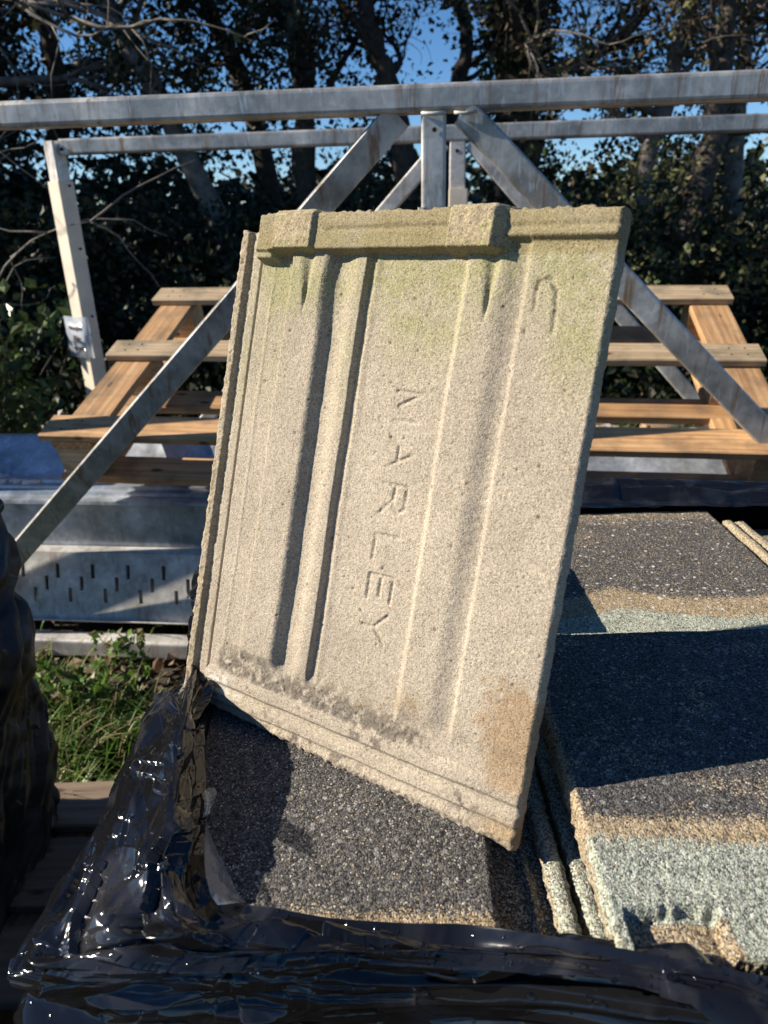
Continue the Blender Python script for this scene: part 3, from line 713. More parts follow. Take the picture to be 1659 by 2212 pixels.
for ya, yb in ((.978, 1.09), (.818, .955), (.665, .785), (.52, .63), (.38, .49), (.25, .35)):
    link('deck_board', bevbox('deck_board', 1.75, yb-ya, .02, warp=.001), WOODD, gp, localmat=frame((.21, (ya+yb)/2, .120), (1, 0, 0), (0, 1, 0)))
for xa in (-.60, .2, 1.02):
    link('bearer', bevbox('bearer', .84, .09, .10), WOODD, gp, localmat=frame((xa, .67, .0595), (0, 1, 0), (1, 0, 0)))

# ------------------------------------------------------------------ the second wrapped stack at the left edge
ws = empty('wrapped_stack', (-.85, .6, 0), 'second stack bundled in dull streaky black film at the left edge', 'wrapped stack')
G = []
for yy, dx in ((.15, 0), (.35, .0), (.55, .01), (.75, .0), (.9, .005), (.985, -.005)):
    G.append([np.array([-.95, yy, -.395+CZ]), np.array([-.62, yy, -.385+CZ]), np.array([-.572+dx, yy, -.405+CZ]), np.array([-.562+dx, yy, -.47+CZ]), np.array([-.578+dx, yy, -.52+CZ]), np.array([-.562+dx, yy, -.60+CZ]), np.array([-.585+dx, yy, -.72+CZ]), np.array([-.58+dx, yy, -.84+CZ]), np.array([-.60+dx, yy, -.97+CZ]), np.array([-.62+dx, yy, -1.1+CZ])])
last = G[-1]
G.append([p_+np.array([-.03, .035, 0]) for p_ in last]); G.append([p_+np.array([-.25, .04, -.0]) for p_ in last]); G.append([p_+np.array([-.6, .05, 0]) for p_ in last])
sheet('film_cover', G, 360, 300, .022, FILMD, ws, 21, 4, (1, 1.2), None, .8, lambda u, v, a, b: (tri((u*.8+v*.55)*17+(fbm(u*2, v*2, 3)-.5)*2.5)-.5)*.016+(tri((u*.8+v*.6)*41+(fbm(u*3, v*3, 3)-.5)*3)-.5)*.005+facets(u*.8+v*.6, v*.8-u*.6, 31, .03, (.5, 4))*.006)
for k in range(3):
    link('pallet_board', bevbox('pallet_board', .9, .1, .02), WOODD, ws, localmat=frame((-.98, .3+.3*k, .045), (1, 0, 0), (0, 1, 0)))

# ------------------------------------------------------------------ rack
FRONT = rk(0, -1, 0)-rk(0, 0, 0)
rack = empty('storage_rack', rk(0, .5, -CZ), 'galvanised steel frame rack with triangular braces standing behind the tile stack', 'storage rack')
boxtube('top_rail', rk(-1.5, .025, .208), rk(1.5, .025, .208), .050, .05, FRONT, GALV, rack, .009)
boxtube('top_rail', rk(-1.213, 1.095, .243), rk(1.6, 1.095, .243), .050, .05, FRONT, GALV, rack, .007)
boxtube('post', rk(.116, .025, .181), rk(.116, .025, -1.06), .049, .045, FRONT, GALV, rack, .006)
pb = boxtube('post', rk(.162, 1.095, .217), rk(.162, 1.095, -1.12), .054, .05, FRONT, GALVP, rack, .005)
LPF = (rk(-sin(radians(28)), -cos(radians(28)), 0)-rk(0, 0, 0))
boxtube('post', rk(-1.243, 1.095, .262), rk(-1.243, 1.095, -1.12), .055, .05, LPF, GALV, rack, .006)
boxtube('post', rk(-1.42, .025, .181), rk(-1.42, .025, -1.12), .05, .05, FRONT, GALV, rack, .006)
boxtube('post', rk(1.42, .025, .181), rk(1.42, .025, -1.12), .05, .05, FRONT, GALV, rack, .006)
lf_dir = unit(np.array(FRONT)+np.array([.30, 0, -.12]))
boxtube('brace', rk(.045, .024, .182), rk(-1.20, .024, -1.02), .056, .020, lf_dir, GALV, rack, .003)
boxtube('brace', rk(.176, .024, .182), rk(1.43, .024, -1.02), .054, .045, np.array(FRONT)+np.array([-.10, 0, 0]), GALV, rack, .006)
boxtube('brace', rk(.115, 1.095, .217), rk(-1.15, 1.095, -1.08), .05, .045, FRONT, GALVP, rack, .005)
boxtube('brace', rk(.205, 1.095, .217), rk(1.45, 1.095, -1.08), .05, .045, FRONT, GALVP, rack, .005)
boxtube('base_rail', rk(-1.5, .025, -1.086), rk(1.5, .025, -1.086), .056, .052, FRONT, GALVP, rack, .009)
boxtube('base_rail', rk(-1.5, 1.12, -1.10), rk(1.5, 1.12, -1.10), .05, .05, FRONT, GALV, rack, .007)
for xx in (-1.42, .116, 1.42):
    boxtube('cross_bar', rk(xx, .055, -1.09), rk(xx, 1.09, -1.09), .05, .05, (0, 0, 1), GALV, rack, .006)
# weld beads and bolt holes
m = MB()
for a, b in ((.092, .14),): m.tube([rk(a, -.002, .181), rk((a+b)/2, -.004, .1795), rk(b, -.002, .181)], .0035, 6)
link('weld_bead', m.mesh('weld_bead', True), GALVP, rack)
m = MB(); m.tube([rk(.156, -.004, .180), rk(.176, -.006, .178), rk(.20, -.004, .181)], .0032, 6); link('weld_bead', m.mesh('weld_bead', True), GALVP, rack)
def bolt(X, V, z, r=.0045):
    m = MB(); m.tube([rk(X, V+.001, z), rk(X, V-.0015, z)], r, 10); link('bolt_hole', m.mesh('bolt_hole'), DARK, rack)
bolt(.118, 0, .152); bolt(.16, 1.07, .19, .006); bolt(-1.205, 1.068, .235, .006)
# cream sleeves on the posts
sl = boxtube('sleeve', rk(-1.243, 1.095, .135), rk(-1.243, 1.095, -.72), .066, .062, LPF, SLEEVE, rack, .004)
boxtube('sleeve', rk(.166, 1.093, .075), rk(.166, 1.093, -.62), .064, .070, FRONT, SLEEVE, rack, .004)
boxtube('sleeve', rk(.092, .010, .012), rk(.092, .010, -.40), .012, .060, FRONT, SLEEVE, rack, .002)
for z in (.12, -.09, -.33): bolt(-1.205, 1.082, z, .005)

# laminated notice tied round the left sleeve
nz = empty('laminated_notice', rk(-1.25, 1.05, -.36), 'laminated handwritten notice wrapped round the cream post at the left', 'notice')
def bent(name, w, h, mat, V, zc, y_off, parent, n=14, tilt=.0):
    vs = []; fs = []
    for j in (0, 1):
        for i in range(n+1):
            a = i/n*2-1; x = a*w/2; curve = .05*max(0, abs(a)-.55)**2*(1.6 if a > 0 else .5)
            for tck in (0, 1):
                off = V-1.095+curve+y_off+tck*.0008; q = rk(-1.243+x*cos(radians(28))+off*sin(radians(28)), 1.095-x*sin(radians(28))+off*cos(radians(28)), zc+(j-.5)*h+tilt*x); vs.append(q)
    k = 2*(n+1)
    for i in range(n):
        a = 2*i
        fs += [(a, a+2, k+a+2, k+a), (a+1, k+a+1, k+a+3, a+3), (k+a, k+a+2, k+a+3, k+a+1), (a, a+1, a+3, a+2)]
    fs += [(0, k, k+1, 1), (2*n, 2*n+1, k+2*n+1, k+2*n)]
    m = MB(); m.add(vs, fs); return link(name, m.mesh(name, True), mat, parent)
bent('paper_sheet', .092, .122, PAPER, 1.052, -.405, .0, nz)
bent('plastic_sleeve', .135, .152, LAMI, 1.046, -.403, .0, nz)
for txt, dz, sz in (('Nuraghni', .030, .020), ('Tiles', -.008, .023), ('x 1 Band', -.044, .016)):
    cu = bpy.data.curves.new('handwriting', 'FONT'); cu.body = txt; cu.size = sz; cu.extrude = .0003; cu.align_x = 'CENTER'; cu.shear = .2; cu.offset = .0006
    o = bpy.data.objects.new('handwriting', cu); C.objects.link(o); bpy.context.view_layer.update()
    dg = bpy.context.evaluated_depsgraph_get(); me = bpy.data.meshes.new_from_object(o.evaluated_get(dg)); bpy.data.objects.remove(o)
    p_ = rk(-1.243-.0510*sin(radians(28)), 1.095-.0510*cos(radians(28)), -.405+dz)
    me.materials.clear()
    link('handwriting', me, INK, nz, localmat=frame(p_, rk(cos(radians(28)), -sin(radians(28)), 0)-rk(0, 0, 0), (0, 0, 1)))

# ------------------------------------------------------------------ steel lintels lying in the rack
def lintel(name, prof, x0, x1, label, slots=False, matr=GALVL):
    """open steel section: prof is a polyline (V, z) with thickness"""
    o = empty(name, rk((x0+x1)/2, prof[0][0], prof[0][1]), label, 'steel lintel', 'galvanised steel lintels lying in the rack')
    th = .0025
    for i, (a, b) in enumerate(zip(prof[:-1], prof[1:])):
        a_, b_ = np.array(a), np.array(b); d = b_-a_; L = np.hypot(*d); nrm = np.array([-d[1], d[0]])/L
        nm = 'web' if L > .09 else ('flange' if L > .035 else 'lip')
        m = MB()
        def pt(X, s, t): q = a_+d/L*s+nrm*t; return rk(X, q[0], q[1])
        if slots and nm == 'web':
            pitch, sw, shh = .102, .011, .040
            rows = [(L-.032-shh, 0.0), (L-.067-shh, -.034), (L-.100-shh, -.068)]
            # cut the plate on a grid and leave the slots open
            xs = {x0, x1}; holes = []
            for s0, off in rows:
                X_ = x0+.09+off
                while X_ < x1-.05:
                    holes.append((X_, X_+sw, s0, s0+shh)); xs |= {X_, X_+sw}; X_ += pitch
            xs = sorted(xs); ss_ = sorted({0, L} | {h_[2] for h_ in holes} | {h_[3] for h_ in holes})
            for p0, p1 in zip(xs[:-1], xs[1:]):
                for q0, q1 in zip(ss_[:-1], ss_[1:]):
                    if any(h_[0]-1e-6 <= p0 and p1 <= h_[1]+1e-6 and h_[2]-1e-6 <= q0 and q1 <= h_[3]+1e-6 for h_ in holes): continue
                    for t_, flip in ((th/2, 0), (-th/2, 1)):
                        v4 = [pt(p0, q0, t_), pt(p1, q0, t_), pt(p1, q1, t_), pt(p0, q1, t_)]
                        m.add(v4 if flip else v4[::-1], [(0, 1, 2, 3)])
            for h_ in holes:      # pressed louvre edge
                c4 = [(h_[0], h_[2]), (h_[1], h_[2]), (h_[1], h_[3]), (h_[0], h_[3])]
                for k in range(4):
                    (u0, v0), (u1, v1) = c4[k], c4[(k+1) % 4]
                    m.add([pt(u0, v0, th/2), pt(u1, v1, th/2), pt(u1, v1, -th*2), pt(u0, v0, -th*2)], [(0, 1, 2, 3)])
            m.add([pt(x0, L, th/2), pt(x1, L, th/2), pt(x1, L, -th/2), pt(x0, L, -th/2)], [(0, 1, 2, 3)])
        else:
            e_ = .0003*(i % 2)
            m.add([pt(X_, s, t_) for X_ in (x0+e_, x1-e_) for s, t_ in ((0, th/2), (L, th/2), (L, -th/2), (0, -th/2))], [(0, 1, 2, 3), (7, 6, 5, 4), (0, 4, 5, 1), (1, 5, 6, 2), (2, 6, 7, 3), (3, 7, 4, 0)])
        me = m.mesh(nm)
        link(nm, me, matr, o)
    return o
lintel('steel_lintel', [(.042, -1.020), (.06, -1.034), (.112, -.846), (.146, -.842), (.150, -.857)], -1.33, .62, 'slotted galvanised lintel nearest the front, rows of slots in its face', True, GALVP)
lintel('steel_lintel', [(.156, -1.05), (.152, -.862), (.150, -.706), (.128, -.708), (.129, -.700), (.172, -.700), (.174, -.692), (.200, -.692), (.202, -.684), (.228, -.684), (.230, -.676), (.258, -.676), (.27, -.90)], -1.40, .80, 'plain dark blue-grey lintel behind the slotted one, ridged top flange')
lintel('steel_lintel', [(.268, -.70), (.30, -.690), (.41, -.602), (.43, -.60), (.44, -.85)], -1.45, .915, 'furthest lintel with sloping bluish face, resting under the tilted pallet')
# white pieces standing in for sunlit patches on the lintels
m = MB()
for k in range(9):
    x_ = -1.20+.022*k+random.uniform(-.01, .01); v_ = .225+random.uniform(-.02, .03); s = random.uniform(.012, .03)
    m.prof(rk(x_, v_, -.684), rk(x_+s, v_+.01, -.682), [(0, 0), (s*1.2, 0), (s, .006), (0, .01)], rk(0, 1, 0)-rk(0, 0, 0), (0, 0, 1))
o = link('sunlit_patch_pieces', m.mesh('sunlit_patch_pieces'), simple('sunlit_patch_white', (.7, .7, .66), .6, 60, .1), None); tag(o, 'white pieces added as sunlit patches on the lintels below the pallet corner', 'sunlit patches', kind='stuff')

# ------------------------------------------------------------------ tilted timber pallet
pa, pt_, L = .152, .326, 1.82
PO = np.array([-.863, 1.74, -.49+CZ])
Xp = np.array([cos(pa), -sin(pa), -.005]); Xp = unit(Xp)
Vp = np.array([sin(pa)*cos(pt_), cos(pa)*cos(pt_), sin(pt_)]); Vp = unit(Vp-Xp*(Vp@Xp)); Np = np.cross(Xp, Vp)
pal = empty('timber_pallet', PO+Xp*L/2-Np*.17, 'open slatted orange-brown timber pallet tipped up on the lintels inside the rack', 'pallet')
def pbrd(name, u0, u1, v0, v1, n0, n1, along, matr, lab=None):
    c = PO+Xp*(u0+u1)/2+Vp*(v0+v1)/2+Np*(n0+n1)/2
    if along == 'x': o = link(name, bevbox(name, u1-u0, v1-v0, n1-n0, warp=.0012), matr, pal, localmat=frame(c, Xp, Vp))
    else: o = link(name, bevbox(name, v1-v0, u1-u0, n1-n0, warp=.0008), matr, pal, localmat=frame(c, Vp, -Xp))
    if lab: o['label'] = lab
    return o
for (v0, v1, lab) in ((0, .094, 'front deck slat crossed by a shadow'), (.405, .498, 'middle deck slat, greyer and weathered'), (.772, .868, 'back deck slat')):
    pbrd('deck_slat', 0, L, v0, v1, -.021, 0, 'x', WOODP if v0 != 0 else WOOD, lab)
for i, (u0, u1) in enumerate(((.025, .135), (.86, .96), (1.70, 1.81))):
    pbrd('stringer_board', u0, u1, .004, .862, -.043, -.0215, 'v', WOOD)
    for v0 in (.006, .395, .765):
        pbrd('block', u0+.004, u1-.004, v0, v0+.092, -.132, -.0435, 'x', WOOD if i else WOODP)
    pbrd('base_board', u0-.003, u1+.003, .1, .77, -.154, -.1325, 'v', WOOD)
for v0 in (.003, .766):
    pbrd('base_slat', .01, L-.01, v0, v0+.095, -.1545, -.1325, 'x', WOOD)
pbrd('base_slat', .012, L-.012, .335, .428, -.1565, -.131, 'x', WOOD, 'middle base slat seen low between the deck slats')
for u_ in (.05, .09, 1.74, 1.78, .90):
    for v_ in (.03, .066, .436, .470, .80, .84):
        m = MB(); c = PO+Xp*u_+Vp*v_+Np*.0004; m.tube([c-Np*.001, c+Np*.0006], .0032, 8); link('nail_head', m.mesh('nail_head'), DARK, pal)

# ------------------------------------------------------------------ vegetation
def leaves(name, P, size, matr, parent=None, seed=1, droop=.3, aspect=.75, origin=None, kind='stuff', label=None, cat=None):
    r = np.random.RandomState(seed); n = len(P)
    a = r.normal(size=(n, 3)); a[:, 2] -= droop; a /= np.linalg.norm(a, axis=1)[:, None]
    b = r.normal(size=(n, 3)); b -= a*(a*b).sum(1)[:, None]; b /= np.linalg.norm(b, axis=1)[:, None]; c = np.cross(a, b)
    s = (size*(.5+r.rand(n)))[:, None]
    base = P-a*s*.5; tip = P+a*s*.5; l_ = P-a*s*.08+b*s*aspect*.5+c*s*.12; r_ = P-a*s*.08-b*s*aspect*.5+c*s*.12
    V = np.stack([base, l_, tip, r_], 1).reshape(-1, 3); Fq = np.arange(4*n).reshape(-1, 4)
    me = fastmesh(name, V, Fq); o = link(name, me, matr, parent, origin=origin)
    if kind: o['kind'] = kind
    if label: tag(o, label, cat)
    return o
def leafpts(n, box, dens, seed, sc=1.6):
    r = np.random.RandomState(seed); out = []
    tot = 0
    while tot < n:
        q = r.rand(60000, 3)*(np.array(box[1])-np.array(box[0]))+np.array(box[0])
        d = dens(q, vn3(q[:, 0]*sc+7, q[:, 1]*sc, q[:, 2]*sc+3), vn3(q[:, 0]*sc*3, q[:, 1]*sc*3+5, q[:, 2]*sc*3))
        k = q[r.rand(len(q)) < d]; out.append(k); tot += len(k)
    return np.concatenate(out)[:n]
def tree(path, r0, label, matr=BARK, limbs=7, nleaf=5000, lsize=.06, leafm_=IVY, seed=1, ivy=0, spread=1.0, cat='tree', zlimb=.35, thin=1.0):
    """path: trunk centre line (world); limbs with twigs and a crown of leaf clusters"""
    r = random.Random(seed); path = [np.array(p, float) for p in path]
    g = path[0]; t = empty('tree', (g[0], g[1], 0.0), label, cat, 'trees behind the rack')
    # densify trunk with a wobble
    P = catmull(np.array(path), 26); n = len(P)
    P = P+np.array([[r.uniform(-1, 1)*r0*.22, r.uniform(-1, 1)*r0*.2, 0] for _ in range(n)])
    rad = [r0*(1.25-.75*i/(n-1))*(1+.12*r.uniform(-1, 1)) for i in range(n)]
    m = MB(); m.tube(P, rad, 10); link('trunk', m.mesh('trunk', True), matr, t)
    m = MB(); ends = []
    for k in range(limbs):
        i = int(n*(zlimb+(1-zlimb)*(k+.5)/limbs)); i = min(i, n-2); p = P[i].copy(); a = r.uniform(0, 2*pi)
        d = unit([cos(a), sin(a)*.7, r.uniform(.0, .9)]); q = [p]; L = r.uniform(.7, 1.5)*spread
        for s in range(7):
            d = unit(d+np.array([r.uniform(-.35, .35), r.uniform(-.35, .35), r.uniform(-.2, .28)])); q.append(q[-1]+d*L/7)
        rr_ = rad[i]*.42*thin; m.tube(q, [rr_*(1-.8*s/7) for s in range(8)], 6)
        for w in range(11):
            j = r.randint(2, 7); d2 = unit(d+np.array([r.uniform(-1.2, 1.2), r.uniform(-1.2, 1.2), r.uniform(-.8, .9)])); q2 = [q[j]]; L2 = r.uniform(.3, .75)*spread
            for s in range(6):
                d2 = unit(d2+np.array([r.uniform(-.5, .5), r.uniform(-.5, .5), r.uniform(-.4, .35)])); q2.append(q2[-1]+d2*L2/6)
            m.tube(q2, [max(.0025, rr_*.35*(1-.85*s/6)) for s in range(7)], 4); ends += q2[1:]
            for w2 in range(3):
                d3 = unit(d2+np.array([r.uniform(-1.3, 1.3), r.uniform(-1.3, 1.3), r.uniform(-1, 1)])); q3 = [q2[r.randint(2, 6)]]
                for s in range(4):
                    d3 = unit(d3+np.array([r.uniform(-.6, .6), r.uniform(-.6, .6), r.uniform(-.5, .4)])); q3.append(q3[-1]+d3*.07*spread)
                m.tube(q3, [.0035, .003, .0026, .002, .0015], 3); ends += q3[2:]
        ends += q[4:]
    link('limbs', m.mesh('limbs', True), matr, t)
    if nleaf:
        nleaf = int(nleaf*1.4); ivy = int(ivy*1.4); R_ = np.random.RandomState(seed); E2 = np.array(ends); k = R_.randint(0, len(E2), nleaf); Q = E2[k]+R_.normal(size=(nleaf, 3))*.055*spread
        if ivy:
            ki = R_.randint(0, n, ivy); ang = R_.rand(ivy)*2*pi; rr2 = (np.array(rad)[ki]*(1+.9*R_.rand(ivy)))+.01
            Q = np.concatenate([Q, P[ki]+np.stack([np.cos(ang)*rr2, np.sin(ang)*rr2, R_.normal(size=ivy)*.12], -1)])
        leaves('crown', Q, lsize*.78, leafm_, t, seed)
    return t
def gp_(u, v, Y): return at(u, v, Y)
def foot(u, v, Y): p = at(u, v, Y); p[2] = .1; return p
tree([foot(600, 760, 6.0), gp_(470, 480, 6.0), gp_(330, 190, 6.1), gp_(215, -10, 6.3), gp_(120, -260, 6.5), gp_(60, -480, 6.6)], .075, 'tree with thick grey trunk leaning left across the hedge', BARKL, 8, 5000, .055, seed=3)
tree([foot(690, 800, 6.6), gp_(665, 450, 6.6), gp_(650, 150, 6.6), gp_(630, -40, 6.6), gp_(610, -500, 6.6)], .095, 'upright dark trunk left of the rack apex, sky either side', BARK, 9, 4200, .055, seed=5)
tree([foot(640, 800, 7.2), gp_(560, 300, 7.2), gp_(505, 130, 7.2), gp_(440, -10, 7.2), gp_(400, -250, 7.2), gp_(420, -500, 7.2)], .085, 'thinner dark trunk bending left between the grey leaner and upright one', BARK, 9, 6500, .055, seed=8)
tree([foot(900, 800, 6.2), gp_(870, 300, 6.2), gp_(815, 110, 6.2), gp_(785, -20, 6.2), gp_(760, -400, 6.2)], .08, 'slim bare tree above the rack apex with few leaves against the sky', BARK, 9, 420, .06, DRY, seed=12, spread=.9)
tree([foot(1130, 800, 6.0), gp_(1120, 350, 6.0), gp_(1115, 100, 6.0), gp_(1110, -60, 6.0), gp_(1090, -450, 6.0)], .16, 'broad ivy-covered trunk right of the rack apex', BARK, 9, 2600, .055, ivy=5200, seed=14)
tree([foot(1380, 800, 5.6), gp_(1390, 430, 5.6), gp_(1440, 200, 5.7), gp_(1500, -20, 5.8), gp_(1560, -400, 6)], .07, 'thin dark trunk leaning right with fine twiggy crown', BARKL, 10, 3200, .042, DRY, seed=17)
tree([foot(1440, 800, 5.0), gp_(1480, 520, 5.0), gp_(1535, 330, 5.1), gp_(1560, 130, 5.3), gp_(1580, -60, 5.4), gp_(1600, -450, 5.6)], .085, 'dark forked trunk leaning right near the right edge', BARK, 9, 2600, .045, DRY, seed=19, ivy=700)
tree([foot(1560, 800, 6.2), gp_(1590, 300, 6.2), gp_(1605, 120, 6.2), gp_(1630, -60, 6.2), gp_(1680, -450, 6.2)], .062, 'pale grey sunlit trunk at the far right edge', BARKL, 7, 1200, .045, DRY, seed=23)
tree([foot(130, 800, 7.0), gp_(125, 350, 7.0), gp_(110, 100, 7.0), gp_(60, -60, 7.0), gp_(0, -450, 7.0)], .09, 'dark leafy tree behind the twigs at the left', BARK, 10, 9000, .055, seed=27)
tree([foot(-140, 800, 5.2), gp_(-120, 300, 5.2), gp_(-90, 100, 5.3), gp_(-60, -100, 5.4), gp_(-100, -500, 5.4)], .08, 'twiggy tree just beyond the left edge reaching bare branches in', BARKL, 14, 900, .05, DRY, seed=31, spread=1.35)
tree([foot(960, 800, 7.6), gp_(955, 350, 7.6), gp_(990, 180, 7.6), gp_(1010, 60, 7.6), gp_(960, -80, 7.6), gp_(980, -400, 7.6)], .075, 'slender curved tree in the gap over the rack apex', BARK, 9, 500, .05, DRY, seed=37, spread=1.1)
# hedge masses
def dens_low(q, n1, n2):
    top = 1.25+.35*(n1-.5)
    return np.clip((top-q[:, 2])*2.5, 0, 1)*ss(.22, .5, n1*.6+n2*.4)
hp = leafpts(85000, ((-5.2, 4.6, .05), (5.2, 6.4, 1.7)), dens_low, 5)
leaves('ivy_hedge', hp, .048, IVY, None, 41, label='dark ivy hedge running behind the rack below the tree trunks', cat='hedge')
up_ = leafpts(26000, ((-4, 3.8, .03), (4, 4.9, .75)), lambda q, a, b: ss(.36, .5, a*.5+b*.5)*np.clip((.28+.55*(q[:, 1]-3.8)+.25*(a-.5)-q[:, 2])*5, 0, 1), 57, 2.5)
leaves('ivy_undergrowth', up_, .05, IVY, None, 58, label='low dark ivy undergrowth spilling forward at the hedge foot', cat='undergrowth')
def dens_mid(q, n1, n2):
    xx = q[:, 0]; gap = .85*np.exp(-((xx-.45)/.42)**2)+.6*np.exp(-((xx+.5)/.25)**2)+.35*np.exp(-((xx+2.4)/.3)**2)+.35*np.exp(-((xx-2.0)/.8)**2)
    return np.clip(ss(.53, .63, n1*.5+n2*.5)-gap*ss(1.3, 1.6, q[:, 2]), 0, 1)
mp_ = leafpts(30000, ((-5, 6.2, 1.0), (5, 8.2, 3.4)), dens_mid, 9, 1.4)
leaves('evergreen_thicket', mp_, .048, IVY, None, 43, label='speckled evergreen foliage filling the gaps between trunks under the sky', cat='foliage')
bp = leafpts(26000, ((-12, 9.0, .1), (12, 12.5, 2.35)), lambda q, a, b: np.clip((1.75+.6*(a-.5)-q[:, 2])*3, 0, 1), 15, .7)
leaves('far_woodland', bp, .17, IVY, None, 45, label='dark woodland mass far behind the hedge', cat='woodland')
BRAM = leafm('bramble_leaf', [(.10, .10, .035), (.06, .075, .025), (.14, .11, .055), (.08, .10, .03), (.03, .04, .015), (.16, .15, .06)], .6, .2)
rp = leafpts(8500, ((.8, 4.0, .1), (3.4, 5.0, 1.5)), lambda q, a, b: ss(.54, .64, a*.5+b*.5), 19, 2.6)
leaves('bramble_bank', rp, .034, BRAM, None, 47, label='sunlit brown and olive bramble bank at the right behind the rack', cat='brambles')
# leafy shrub at the left behind the lintels
sh = empty('leafy_shrub', (-1.95, 3.1, 0), 'glossy leafy shrub low at the left beyond the lintels', 'shrub')
sp = leafpts(2600, ((-2.6, 2.75, .05), (-1.35, 3.5, .92)), lambda q, a, b: ss(.40, .55, a*.5+b*.5)*np.clip((.95-q[:, 2])*3, 0, 1)*np.clip((.9-np.abs(q[:, 0]+1.95)*1.1)*3, 0, 1), 23, 4)
leaves('leaf', sp, .055, SHRUB, sh, 49, aspect=.6)
m = MB(); r = random.Random(4)
for k in range(26):
    p = np.array([-1.95+r.uniform(-.15, .15), 3.1+r.uniform(-.1, .1), 0.0]); q = [p]; d = unit([r.uniform(-.7, .7), r.uniform(-.4, .4), 1])
    for s in range(7): d = unit(d+np.array([r.uniform(-.3, .3), r.uniform(-.3, .3), .05])); q.append(q[-1]+d*.13)
    m.tube(q, [.006*(1-.1*s) for s in range(8)], 4)
link('stem', m.mesh('stem', True), BARK, sh)
# bare twigs reaching in at the left
tw = empty('bare_shrub', (-2.3, 3.3, 0), 'bare pale twigs arching in at the left edge in front of the hedge', 'shrub')
for k in range(9):
    m = MB(); p = np.array([-2.3+r.uniform(-.3, .2), 3.3+r.uniform(-.2, .2), 0.0]); q = [p]; d = unit([r.uniform(-.1, .35), r.uniform(-.2, .2), 1]); L = r.uniform(1.7, 2.5)
    for s in range(14): d = unit(d+np.array([r.uniform(-.22, .26), r.uniform(-.2, .2), r.uniform(-.16, .05)])); q.append(q[-1]+d*L/14)
    m.tube(q, [.010*(1-.06*s) for s in range(15)], 5)
    for w in range(9):
        j = r.randint(5, 14); d2 = unit([r.uniform(-1, 1), r.uniform(-.6, .6), r.uniform(-.5, .8)]); q2 = [q[j]]
        for s in range(6): d2 = unit(d2+np.array([r.uniform(-.5, .5), r.uniform(-.4, .4), r.uniform(-.4, .3)])); q2.append(q2[-1]+d2*r.uniform(.05, .09))
        m.tube(q2, [.0042, .0038, .0034, .003, .0026, .0022, .0018], 4)
    link('branch', m.mesh('branch', True), BARKL, tw)

dl = leafpts(26000, ((-8.5, 4.2, .2), (-4.6, 11.0, 6.0)), lambda q, a, b: ss(.38, .5, a)*np.clip((5.1+1.5*(a-.5)-q[:, 2])*2, 0, 1), 33, .9)  # unseen foliage mass, added to keep sun off the hedge
leaves('shade_evergreen_belt', dl, .20, IVY, None, 61, label='tall unseen evergreen belt added beyond the left edge to shade the hedge', cat='added shade trees')
bs = empty('shade_plank_stack', rk(-1.86, .55, -.70), 'unseen stack of pine planks added just beyond the left edge to shade the lintels', 'added shade stack')
for k in range(11):  # unseen planks, added to cast shade on the furthest lintel
    for j in range(4):
        c = rk(-1.86+random.uniform(-.02, .02), .18+.135*j, -.672+.046*k); link('plank', bevbox('plank', .5, .125, .044), WOODP, bs, localmat=frame(c, rk(1, 0, 0)-rk(0, 0, 0), rk(0, 1, 0)-rk(0, 0, 0)))

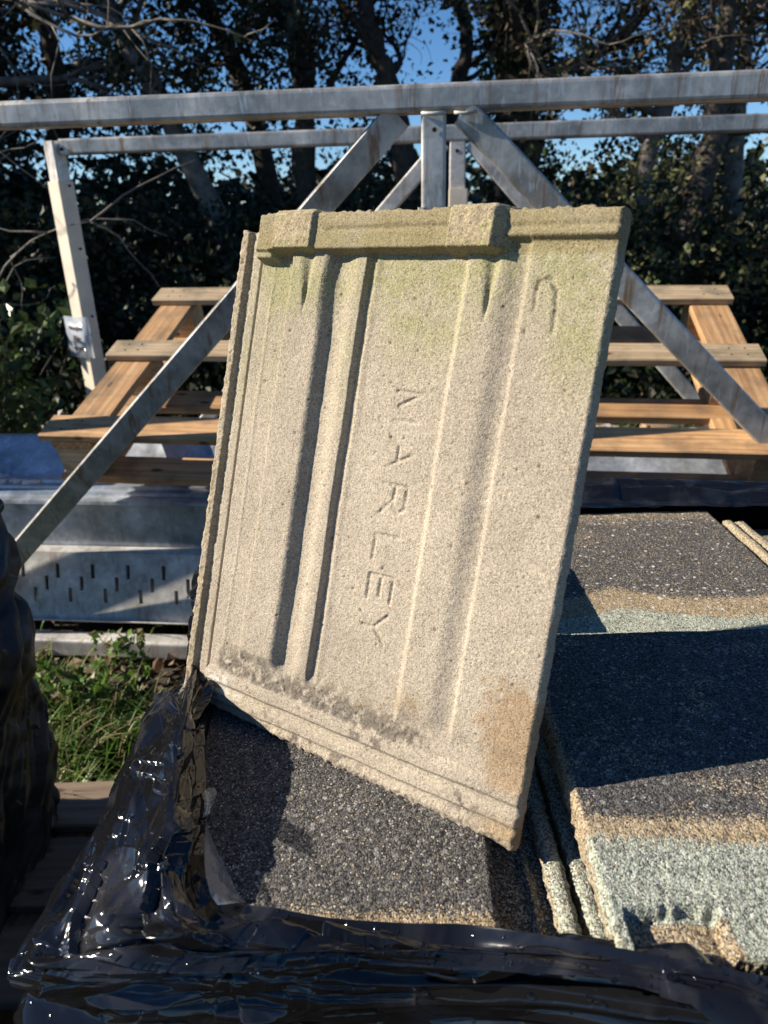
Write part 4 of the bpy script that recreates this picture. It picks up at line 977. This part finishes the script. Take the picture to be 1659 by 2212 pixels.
# grass, weeds and litter on the ground between pallet and rack
def grass(name, n, box, hmin, hmax, matr, seed, label):
    r = np.random.RandomState(seed); lo, hi = np.array(box[0]), np.array(box[1])
    q = r.rand(n*3, 2)*(hi-lo)+lo; k = fbm(q[:, 0]*6, q[:, 1]*6, 2); q = q[k > .40][:n]; n = len(q)
    a = r.rand(n)*2*pi; h = hmin+(hmax-hmin)*r.rand(n)**1.6; lean = .3+.9*r.rand(n); w = .0014+.0024*r.rand(n); seg = 6
    V = []
    for s in range(seg+1):
        t = s/seg; fwd = h*lean*t*t; up = h*(t-.28*lean*t*t*t); ww = w*(1-t**2)+.0003
        cx_ = q[:, 0]+np.cos(a)*fwd; cy_ = q[:, 1]+np.sin(a)*fwd
        V.append(np.stack([cx_-np.sin(a)*ww, cy_+np.cos(a)*ww, up], -1)); V.append(np.stack([cx_+np.sin(a)*ww, cy_-np.cos(a)*ww, up], -1))
    V = np.stack(V, 1); b = (np.arange(n)*(2*seg+2))[:, None, None]; f_ = np.array([[2*s, 2*s+1, 2*s+3, 2*s+2] for s in range(seg)])[None]
    me = fastmesh(name, V.reshape(-1, 3), (b+f_).reshape(-1, 4), smooth=True); o = link(name, me, matr, None, origin=(0, 1.3, 0)); tag(o, label, 'grass', kind='stuff'); return o
grass('grass', 9000, ((-1.5, 1.02), (.1, 1.52)), .03, .17, GRASS, 3, 'bright green grass tufts on the ground between pallet and rack')
grass('rough_grass', 6000, ((-2.6, 1.7), (2.6, 4.2)), .05, .20, GRASS, 5, 'rough grass growing under and behind the rack')
lr = np.random.RandomState(8); lp_ = np.stack([lr.uniform(-1.6, .4, 2600), lr.uniform(.9, 1.7, 2600), lr.uniform(.0, .03, 2600)], -1)
leaves('leaf_litter', lp_, .035, LITTER, None, 51, label='brown dead leaves littered among the grass', cat='leaf litter')
lp_ = np.stack([lr.uniform(-3, 3, 6000), lr.uniform(1.7, 4.6, 6000), lr.uniform(.0, .05, 6000)], -1)
leaves('leaf_litter', lp_, .05, LITTER, None, 52, label='dead leaves on the bare ground in front of the hedge', cat='leaf litter')
wp = leafpts(900, ((-.95, 1.38, .02), (-.62, 1.60, .16)), lambda q, a, b: ss(.4, .5, b), 29, 5)
leaves('weed_patch', wp, .022, GRASS, None, 53, label='clump of small-leaved green weeds against the base rail', cat='weeds')
# rubble strip
m = MB(); r = random.Random(6)
for k in range(420):
    x = r.uniform(.4, 2.9); y = r.uniform(3.2, 3.8); s = r.uniform(.012, .05); z = .01+.35*max(0, (y-3.2)/3.3)**2*2.5
    o_ = np.array([x, y, z]); vs = [o_+np.array([r.uniform(.6, 1)*s*a, r.uniform(.6, 1)*s*b, r.uniform(.5, .9)*s*c]) for a in (-1, 1) for b in (-1, 1) for c in (-.3, 1)]
    m.add(vs, [(0, 1, 3, 2), (4, 6, 7, 5), (0, 4, 5, 1), (2, 3, 7, 6), (1, 5, 7, 3), (0, 2, 6, 4)])
o = link('rubble', m.mesh('rubble'), STONE, None, origin=(1.6, 3.2, 0)); tag(o, 'strip of white and orange broken rubble on the ground beyond the pallet', 'rubble', kind='stuff')
